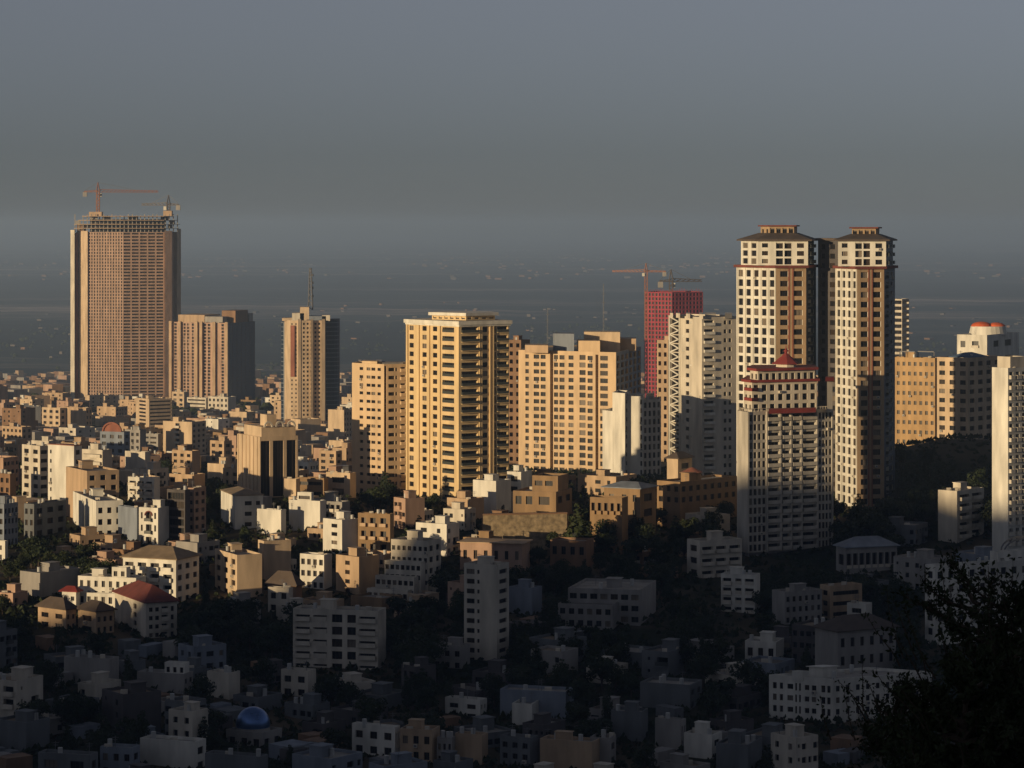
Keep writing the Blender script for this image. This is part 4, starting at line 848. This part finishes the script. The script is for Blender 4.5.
place_landmarks(); place_houses()

# ------------------------------------------------------------------ the rest of the town: every house its own thing
def poly_hit(c, r):
    for (_, _, _, _, _, P) in PLACED:
        q = center(P)
        if abs(q[0]-c[0]) > 80 or abs(q[1]-c[1]) > 80: continue
        inside = True; best = 1e9; n = len(P)
        for i in range(n):
            ax, ay = P[i]; bx, by = P[(i+1) % n]; dx, dy = bx-ax, by-ay
            if dx*(c[1]-ay) - dy*(c[0]-ax) < 0: inside = False
            t = max(0, min(1, ((c[0]-ax)*dx + (c[1]-ay)*dy) / (dx*dx + dy*dy + 1e-9))); best = min(best, math.hypot(ax+t*dx-c[0], ay+t*dy-c[1]))
        if inside or best < r: return True
    return False
NHAND = 0
def blocks(x0, x1, yt, D, tol=3, yb=None, hand=False):
    """would something at depth D with this outline cover a placed building behind it?"""
    for (a, b_, t, yb_, d, _) in (PLACED[:NHAND] if hand else PLACED):
        if d > D and x0 < b_ and x1 > a and yt < yb_ - tol: return True
    return False
fills = []
NHAND = len(PLACED)
def fill(n, pxr, Dr, mats, flr, wr, seed, tol=3):
    r = random.Random(seed); made = 0; tries = 0
    while made < n and tries < n * 60:
        tries += 1; D = math.exp(r.uniform(math.log(Dr[0]), math.log(Dr[1]))); px = r.uniform(*pxr); X = (px-512)/F*D
        w, d_ = r.uniform(*wr), r.uniform(*wr) * .9; th = r.choice([34, 38, 55, 30]) + r.uniform(-3, 3)
        fl = r.randint(*flr); z = ground(X, D); top = z + fl*3.1 + .9; yt = HY - top/D*F; yb = HY - z/D*F; hw = (w*.5)*F/D
        t = math.radians(th); c, s = math.cos(t), math.sin(t)
        x0, x1 = px - w*c*F/D, px + d_*s*F/D
        if yb > 800 or blocks(x0, x1, yt, D, tol): continue
        B_ = (X, D); A = (X-w*c, D+w*s); C = (X+d_*s, D+d_*c); P = [A, B_, C, (A[0]+d_*s, A[1]+d_*c)]
        if poly_hit(center(P), (w + d_) * .36): continue
        mat = r.choice(mats); fills.append((P, D, z, fl, mat, px, (yt+yb)/2, r.randint(0, 99999), (x1-x0)*(yb-yt)))
        PLACED.append((x0, x1, yt, yb, D + d_, P)); made += 1
LIT = ['cream2', 'offwhite', 'tan', 'pink', 'cream2', 'tan', 'pink', 'tan', 'brown', 'grey', 'ochre', 'white']
SH = ['grey', 'slate', 'slate', 'bluegrey', 'slate', 'offwhite', 'slate', 'dark', 'grey', 'dark']  # walls darkened: the hill's shade is put into these colours
fill(34, (0, 470), (820, 1050), LIT, (1, 3), (7, 12), 3, 7)
fill(56, (-10, 360), (1050, 1400), LIT, (2, 4), (7, 12), 11, 6)
fill(58, (-10, 360), (1400, 2600), LIT, (2, 6), (10, 20), 12, 5)
fill(12, (430, 740), (880, 1000), ['ochre', 'brown', 'tan', 'offwhite'], (1, 2), (8, 13), 13, 3)
fill(12, (500, 720), (1060, 1500), LIT, (2, 5), (10, 17), 14, 3)
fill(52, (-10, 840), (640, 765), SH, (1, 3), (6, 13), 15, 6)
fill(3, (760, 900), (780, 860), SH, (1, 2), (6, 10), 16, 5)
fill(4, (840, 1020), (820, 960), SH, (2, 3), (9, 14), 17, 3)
fill(5, (560, 1020), (1500, 2600), LIT, (3, 8), (12, 20), 18, 3)
CN = {'cream2': 'pale cream', 'offwhite': 'off white', 'tan': 'tan', 'white': 'white', 'pink': 'pinkish', 'brown': 'brown brick', 'grey': 'grey', 'slate': 'dark grey', 'dark': 'shade blackened', 'bluegrey': 'bluish grey', 'ochre': 'ochre'}
ORD = ['nearest', 'second nearest', 'third nearest', 'fourth nearest', 'fifth nearest', 'sixth nearest', 'seventh nearest', 'eighth nearest', 'ninth nearest', 'tenth nearest'] + ['%dth nearest' % i for i in range(11, 40)]
fam = {}
for i, f_ in enumerate(fills):
    px, py = f_[5], f_[6]; L = min(LAND, key=lambda l: math.hypot(l[1]-px, (l[2]-py)*1.5)); dx, dy = px-L[1], py-L[2]
    side = ('above' if dy < 0 else 'below') if abs(dy)*1.3 > abs(dx) else ('left of' if dx < 0 else 'right of')
    fam.setdefault((L[0], side), []).append((math.hypot(dx, dy), i))
ordl = {}
for (ln, side), lst in fam.items():
    for k, (_, i) in enumerate(sorted(lst)): ordl[i] = (ln, side, k)
for i, (P, D, z, fl, mat, px, py, sd, ar) in enumerate(fills):
    ln, side, k = ordl[i]; r = random.Random(sd)
    lab = '%s %s-storey flat house, %s %s the %s' % (CN[mat], WORDN[fl], ORD[k], side, ln)
    b = start('town_house', lab, 'house', P, merge=True, group='flat roofed town houses')
    nl, nr = r.choice([0, 2, 3, 4]), r.choice([0, 2, 3, 4]); z0 = b.c[2]; z1 = z + fl*3.1 + .9; zb = max(0, z - z0)
    sty = r.choice([(.5, .3, .75), (.45, .3, .72), (.8, .35, .75), (.6, .2, .8)])
    sp = {}
    def cols(n, W_):
        out = []; bal = r.random() < .3 and D < 1500
        for q in range(n):
            k_ = r.random(); c_ = (q + .5 + r.uniform(-.1, .1)) / n
            if bal and q == n//2: out.append((c_ - min(.42/n, 1.5/W_), c_ + min(.42/n, 1.5/W_), .12, .82, 'b'))
            elif k_ < .5: hw_ = min(.3/n, .65/W_); out.append((c_-hw_, c_+hw_, .32, .78, 'w'))
            elif k_ < .8: hw_ = min(.4/n, 1.15/W_); out.append((c_-hw_, c_+hw_, .34, .78, 'w'))
            elif k_ < .92: hw_ = min(.25/n, .35/W_); out.append((c_-hw_, c_+hw_, .5, .78, 'w'))
        return out
    if nl: sp[0] = {'n': fl, 'cols': cols(nl, math.dist(P[0], P[1])), 'zb': zb, 'skip': .1, 'zt': .9, 'bm': mat, 'rail': r.choice([mat, 'rail', 'offwhite'])}
    if nr: sp[1] = {'n': fl, 'cols': cols(nr, math.dist(P[1], P[2])), 'zb': zb, 'skip': .1, 'zt': .9, 'bm': mat, 'rail': r.choice([mat, 'rail', 'offwhite'])}
    b.walls(P, z0, z1, sp, mat, roof=r.choice(['roof', 'rooflight', 'rooftan']))
    b.clutter(P, z1-.7, (2 if D < 1400 else 1) if D < 2000 else 0, r.random() < .75, mat)
    b.finish()

# distant town and suburbs, beyond counting
def box_mass(name, label, n, pxr, Dr, hr, wr, seed, cat='town', mats=('tan', 'offwhite', 'cream2', 'grey', 'brown')):
    r = random.Random(seed); mb = MB(); cl = [(r.uniform(*pxr), math.exp(r.uniform(math.log(Dr[0]), math.log(Dr[1])))) for _ in range(60)]
    k = 0
    while k < n:
        if r.random() < .65:
            c = r.choice(cl); D = c[1] * (1 + r.gauss(0, .05)); px = c[0] + r.gauss(0, 40)
        else: D = math.exp(r.uniform(math.log(Dr[0]), math.log(Dr[1]))); px = r.uniform(*pxr)
        if D < Dr[0] * .98: continue
        X = (px-512)/F*D; k += 1; w, d_, h = r.uniform(*wr), r.uniform(*wr), r.uniform(*hr)
        z = ground(X, D)
        if D < 5500 and (poly_hit((X, D), w*.7) or blocks(px-w*F/D, px+w*F/D, HY-(z+h)/D*F, D, 5)): continue
        t = math.radians(r.choice([34, 40, 52])); c_, s_ = math.cos(t), math.sin(t)
        P = [(X-w*c_, D+w*s_), (X, D), (X+d_*s_, D+d_*c_), (X-w*c_+d_*s_, D+w*s_+d_*c_)]
        mb.prism(P, z-6, z+h, r.randint(0, len(mats)-1))
    tag(mb.build(name, [M[m] for m in mats]), label, cat, kind='stuff')
box_mass('packed_town_houses', 'small low houses packed tightly between the blocks of the lit town', 1800, (-140, 360), (980, 2650), (2.5, 8), (5, 10), 30, mats=('tan', 'cream2', 'pink', 'grey', 'brown', 'offwhite'))
box_mass('packed_sheds', 'small dim sheds and annexes scattered through the shaded valley', 580, (-140, 860), (635, 765), (2.2, 5), (3, 8), 29, mats=('slate', 'slate', 'bluegrey', 'grey', 'brown', 'dark'))  # dark wall colours carry the valley's shade
box_mass('distant_town', 'far small houses thinning out where the city meets the plain', 1500, (-60, 1080), (2650, 5200), (4, 15), (9, 20), 31, mats=('tan', 'brown', 'grey', 'pink'))
box_mass('far_suburbs', 'small brownish settlements scattered on the near part of the hazy plain', 420, (-200, 1220), (4600, 10500), (2.5, 5.5), (8, 20), 32, mats=('brown', 'roof', 'dark', 'roof'))
box_mass('far_city', 'faint distant city band under the horizon', 600, (-200, 1220), (16000, 45000), (4, 12), (14, 48), 33, mats=('brown', 'brown', 'roof'))
def tree_mass():
    r = random.Random(44); mb = MB(); cl = [(r.uniform(-60, 1080), math.exp(r.uniform(math.log(2300), math.log(9000)))) for _ in range(90)]
    for k in range(2600):
        c = r.choice(cl); D = c[1]*(1+r.gauss(0, .03)); px = c[0] + r.gauss(0, 45); X = (px-512)/F*D; z = ground(X, D)
        if D < 2100 or any(a-2 < px < b_+2 and abs(D-d) < 60 for (a, b_, _, _, d, _) in PLACED[:20]): continue
        R = r.uniform(2.5, 6); n = 7; h = R*r.uniform(.9, 1.4)
        ring = lambda q: [(X+R*q*math.cos(i*6.283/n+k)*r.uniform(.8, 1.2), D+R*q*math.sin(i*6.283/n+k)*r.uniform(.8, 1.2)) for i in range(n)]
        a, b_, c_ = ring(.9), ring(1), ring(.45); mb.loft(a, z-3, b_, z+h*.5, 0, False); mb.loft(b_, z+h*.5, c_, z+h, 0)
    tag(mb.build('distant_tree_belts', [M['leaf']]), 'dark tree belts between the far houses on the plain', 'trees', kind='stuff')
tree_mass()

# ------------------------------------------------------------------ trees
def leaf_cloud(mb, blobs, n, size, r, m=0, up=.3):
    tot = sum(b[3]**2 for b in blobs)
    for (cx, cy, cz, R, sq) in blobs:
        for _ in range(int(n * R*R / tot)):
            while True:
                v = Vector((r.uniform(-1, 1), r.uniform(-1, 1), r.uniform(-1, 1)))
                if .25 < v.length < 1: break
            v = v.normalized() * (v.length ** .5); p = Vector((cx + v.x*R, cy + v.y*R, cz + v.z*R*sq)); nrm = (v + Vector((r.uniform(-.7, .7), r.uniform(-.7, .7), r.uniform(-.5, .9)))).normalized()
            q = nrm.to_track_quat('Z', 'Y'); s = size * r.uniform(.6, 1.3); a = r.uniform(0, 3.14); ax, ay = q @ Vector((math.cos(a)*s, math.sin(a)*s, 0)), q @ Vector((-math.sin(a)*s*.6, math.cos(a)*s*.6, 0))
            mb.face([p-ax, p-ay*.9, p+ax, p+ay*.9], m)
def tree_proto(kind, seed):
    r = random.Random(seed); cr = MB(); tr = MB()
    if kind == 'broad':
        tr.tube([(0, 0, -1), (.1, 0, 1.5), (0, .1, 4)], [.28, .22, .14]); bl = []
        for k in range(9):
            a = k*2.4 + r.uniform(-.4, .4); rr = r.uniform(.8, 2.4); z = r.uniform(3, 7.5); bl.append((rr*math.cos(a), rr*math.sin(a), z, r.uniform(1.2, 2.0), .8)); tr.tube([(0, 0, 2.2), (rr*.5*math.cos(a), rr*.5*math.sin(a), (z+2)/2), (rr*math.cos(a), rr*math.sin(a), z)], [.12, .08, .03], 4)
        bl.append((0, 0, 5, 2.4, .9)); leaf_cloud(cr, bl, 1500, .34, r)
    elif kind == 'tall':
        tr.tube([(0, 0, -1), (0, 0, 5), (0, 0, 10)], [.26, .16, .04]); bl = [(r.uniform(-.3, .3), r.uniform(-.3, .3), 2+k*1.1, 1.15*math.sin(math.pi*(k+1.6)/10.5)+.35, 1.2) for k in range(9)]; leaf_cloud(cr, bl, 1300, .3, r)
    else:
        tr.tube([(0, 0, -1), (0, 0, 3), (0, 0, 9)], [.3, .2, .04]); bl = [(r.uniform(-.4, .4), r.uniform(-.4, .4), 2+k*1.0, 2.5*(1-k/8.2)+.3, .45) for k in range(8)]; leaf_cloud(cr, bl, 1400, .34, r)
    return cr.mesh('crown', [M['leaf']]), tr.mesh('trunk', [M['bark']])
PR = {'broad': [tree_proto('broad', s) for s in (1, 2, 3)], 'tall': [tree_proto('tall', 4)], 'pine': [tree_proto('pine', 6), tree_proto('pine', 7)]}
NT = 0
def tree(px, yb, hgt, kind, label, group, r, D=None, name=None):
    global NT
    D = D or depth_at(px, yb); X = (px-512)/F*D
    if poly_hit((X, D), .4): return False
    cr, tr = r.choice(PR[kind]); s = hgt / {'broad': 9, 'tall': 12, 'pine': 10}[kind]
    o = link({'broad': 'broadleaf_tree', 'tall': 'poplar_tree', 'pine': 'conifer_tree'}[kind], None, None, (X, D, ground(X, D)), r.uniform(0, 6)); o.scale = (s*r.uniform(.9, 1.25), s*r.uniform(.9, 1.25), s)
    tag(o, label, 'tree', group); link('crown', cr, o); link('trunk', tr, o); NT += 1; return True
def grove(n, x0, x1, y0, y1, hr, where, seed, tol=5, kinds=('broad', 'broad', 'pine', 'broad', 'tall')):
    r = random.Random(seed); k = 0; t = 0; g_ = 'trees ' + where
    while k < n and t < n * 40:
        t += 1; px, yb = r.uniform(x0, x1), r.uniform(y0, y1); h = r.uniform(*hr); kd = r.choice(kinds); D = depth_at(px, yb); hh = h*F/D
        if blocks(px-4, px+4, yb-hh, D, tol, hand=True): continue
        nm = {'broad': 'round leafy tree', 'tall': 'narrow poplar', 'pine': 'dark conifer'}[kd]
        if tree(px, yb, h, kd, nm + ' ' + where, nm + ' ' + where, r, D): k += 1
# single trees
rt = random.Random(9)
for (px, yb, h, kd, lab, Dd) in ((380, 512, 11, 'broad', 'wide dark tree before the slotted cream slab', 1000), (392, 508, 10, 'broad', 'round tree touching the wide dark tree beside the cream tower', 1008), (386, 500, 13, 'pine', 'tall conifer between slotted slab and cream tower', 1020),
        (368, 510, 8, 'broad', 'small round tree on the slab side of wide tree', 1003), (433, 515, 7.5, 'broad', 'round tree at the corniced tower foot', 1002), (426, 514, 6, 'broad', 'low bush tree beside the tower foot tree', 995), (580, 545, 19, 'pine', 'tallest dark conifer right of the stepped ochre villa', 915), (572, 545, 14, 'broad', 'leafy tree leaning on the tallest conifer', 908),
        (588, 545, 12, 'tall', 'narrow tree at the far side of tallest conifer', 912), (590, 540, 10, 'broad', 'low leafy tree before the mansion columns', 905), (500, 512, 7, 'broad', 'round tree before the blank cream garage', 960), (487, 512, 6, 'broad', 'smaller tree behind the stone retaining wall', 955),
        (545, 513, 5, 'broad', 'low tree in front of the ochre villa door', 940), (524, 513, 5, 'broad', 'low tree before the ochre villa window', 942)):
    tree(px, yb, h, kd, lab, 'single trees', rt, Dd)
grove(40, 893, 1000, 452, 545, (8, 13), 'on the dark slope under the ochre block', 51, 6)
grove(46, 600, 738, 515, 610, (6, 11), 'on the shaded slope left of the pagoda tower', 52, 6)
grove(24, 505, 600, 545, 600, (6, 10), 'below the stone retaining wall', 53, 5)
grove(34, 385, 470, 590, 690, (8, 12), 'on the dark slope below the stepped terrace', 54, 6)
grove(50, 508, 720, 620, 680, (7, 11), 'in the dark valley behind the lone tower', 55, 6)
grove(22, 178, 300, 600, 668, (8, 12), 'below the red hip roofed house', 56, 5)
grove(18, 0, 120, 545, 600, (7, 11), 'under the bright arched villa', 57, 4)
grove(12, 0, 120, 625, 668, (7, 10), 'below the long white mansion', 58, 4)
grove(34, 0, 420, 690, 790, (7, 11), 'in the dark lower left gardens', 59, 3)
grove(32, 420, 770, 690, 790, (7, 11), 'in the dark lower middle gardens', 60, 3)
grove(26, 760, 920, 600, 690, (7, 11), 'around the dark mansard house', 61, 4)
grove(12, 835, 900, 560, 620, (8, 12), 'before the grey arcade building', 62, 6)
grove(14, 200, 352, 500, 560, (6, 9), 'around the white gabled house', 63, 3)
grove(14, 0, 350, 440, 500, (7, 11), 'among the lit town blocks', 64, 3)
grove(12, 430, 600, 500, 545, (5, 8), 'along the stone retaining wall', 65, 3)

grove(16, 832, 900, 500, 560, (9, 13), 'at the foot of the free standing twin tower', 66, 3)
grove(20, 744, 840, 585, 640, (6, 9), 'below the blue canopy', 67, 4)
grove(26, 0, 470, 500, 640, (5, 9), 'in gardens between the lit houses', 68, 5)
grove(22, 500, 740, 495, 545, (5, 9), 'among the ochre villas', 69, 9)
def undergrowth():
    r = random.Random(77); mb = MB()
    for k in range(19000):
        D = 610 + 760 * r.random() ** 1.3; px = r.uniform(-200, 1180); X = (px-512)/F*D; z = ground(X, D); R = r.uniform(.8, 2.2)
        for q in range(6):
            a = r.uniform(0, 6.28); rr = R*r.random(); x, y = X + rr*math.cos(a), D + rr*math.sin(a); h = R*r.uniform(.2, .9); w = r.uniform(.5, .95); t = r.uniform(0, 3.14)
            dx, dy = w*math.cos(t), w*math.sin(t); ex, ey = -dy*.5*r.uniform(-1, 1), dx*.5*r.uniform(-1, 1)
            mb.face([(x-dx, y-dy, z+h*.5), (x+ex, y+ey, z+h*.3), (x+dx, y+dy, z+h*.7), (x-ex, y-ey, z+h+w*.5)])
    tag(mb.build('undergrowth', [M['leaf']]), 'dark scrub and garden bushes covering the slopes between houses', 'scrub', kind='stuff')
undergrowth()
# near tree at the lower right, close to the camera
def near_tree(label, px, py_top, D, zfoot, spread, nlimb, nleaf, lsize, seed, lean=(0, 0), dense=1.0):
    r = random.Random(seed); X = (px-512)/F*D; zg = ground(X, D); root = link('broadleaf_tree', None, None, (X, D, zg)); tag(root, label, 'tree')
    top = Z(py_top, D) - zg; tr = MB(); cr = MB()
    tr.tube([(0, 0, -.3), (.05, 0, top*.4), (lean[0]*.4, lean[1], top*.75), (lean[0], lean[1], top*.93)], [.16, .12, .07, .02], 8)
    for i in range(nlimb):
        t = r.uniform(.42, .95); a = r.uniform(0, 6.283); L = spread * (1.15 - t*.55) * r.uniform(.6, 1.1); base = Vector((lean[0]*t*t, lean[1]*t*t, top*t)); d = Vector((math.cos(a), math.sin(a), r.uniform(.1, .9))).normalized()
        pts = [base]; p = base.copy()
        for k in range(6):
            d = (d + Vector((r.uniform(-.28, .28), r.uniform(-.28, .28), r.uniform(-.12, .24)))).normalized(); p = p + d*L/6; pts.append(p.copy())
            if k > 0:
                for _ in range(3):
                    e = (d + Vector((r.uniform(-1, 1), r.uniform(-1, 1), r.uniform(-.4, .9)))).normalized(); l = L*r.uniform(.12, .3); q1 = p + e*l*.5; q2 = p + e*l + Vector((0, 0, r.uniform(-.05, .06)))
                    tr.tube([p, q1, q2], [.011, .007, .003], 4)
                    for _ in range(int(nleaf*dense)):
                        c = p.lerp(q2, r.random()**.6) + Vector((r.gauss(0, .05), r.gauss(0, .05), r.gauss(0, .05))); n = Vector((r.uniform(-1, 1), r.uniform(-1, 1), r.uniform(-.2, 1))).normalized(); q = n.to_track_quat('Z', 'Y'); s = lsize*r.uniform(.6, 1.25); an = r.uniform(0, 6.28)
                        ax, ay = q @ Vector((math.cos(an)*s, math.sin(an)*s, 0)), q @ Vector((-math.sin(an)*s*.42, math.cos(an)*s*.42, 0)); cr.face([c-ax, c-ay, c+ax, c+ay])
        tr.tube(pts, [.04*(1-k/6.5) + .006 for k in range(7)], 5)
    for i in range(16):                      # loose shoots sticking out of the crown
        a = r.uniform(0, 6.283); rr = spread*r.uniform(.15, .8); p = Vector((lean[0] + rr*math.cos(a), lean[1] + rr*math.sin(a), top*r.uniform(.80, .96))); d = Vector((math.cos(a)*.5, math.sin(a)*.5, r.uniform(.6, 1.3))).normalized(); pts = [p.copy()]
        for k in range(6):
            d = (d + Vector((r.uniform(-.2, .2), r.uniform(-.2, .2), r.uniform(-.1, .12)))).normalized(); p = p + d*spread*r.uniform(.07, .13); pts.append(p.copy())
            for _ in range(5):
                c = p + Vector((r.gauss(0, .035), r.gauss(0, .035), r.gauss(0, .04))); n = Vector((r.uniform(-1, 1), r.uniform(-1, 1), r.uniform(-.2, 1))).normalized(); q = n.to_track_quat('Z', 'Y'); sz = lsize*r.uniform(.6, 1.1); an = r.uniform(0, 6.28)
                ax, ay = q @ Vector((math.cos(an)*sz, math.sin(an)*sz, 0)), q @ Vector((-math.sin(an)*sz*.42, math.cos(an)*sz*.42, 0)); cr.face([c-ax, c-ay, c+ax, c+ay])
        tr.tube(pts, [.013*(1-k/7) + .002 for k in range(7)], 4)
    tr.build('trunk', [M['bark']], root); cr.build('crown', [M['leafdark']], root)
near_tree('big dark near tree with feathery twigs filling the lower corner', 985, 572, 46, -15, 1.8, 62, 11, .055, 71, (-.1, 0))
near_tree('dark near tree crowding the photo edge beside the big near tree', 1035, 590, 44, -15, 2.0, 56, 12, .055, 72)
near_tree('lower leafy near tree spreading before the white four-storey block', 900, 688, 47, -15, 1.3, 34, 12, .045, 73, (-.1, 0))
near_tree('dense dark bush tree beneath the big near tree', 965, 668, 43, -15, 1.7, 90, 20, .06, 74)

# ------------------------------------------------------------------ air
hz = MB(); hz.box(-43000, 43000, -1500, 61000, -301.5, 66)
m, t, p = new_mat('haze_air'); t.nodes.remove(p); pv = t.nodes.new('ShaderNodeVolumePrincipled'); pv.inputs['Color'].default_value = (.55, .73, 1.0, 1)
pv.inputs['Density'].default_value = 8.2e-5; pv.inputs['Anisotropy'].default_value = .28
t.links.new(pv.outputs[0], t.nodes['Material Output'].inputs['Volume'])
o = hz.build('haze', [m]); tag(o, 'thin bluish haze over the city and plain', 'haze', kind='stuff')
print('fills', len(fills), 'trees', NT, 'objects', len(bpy.data.objects))
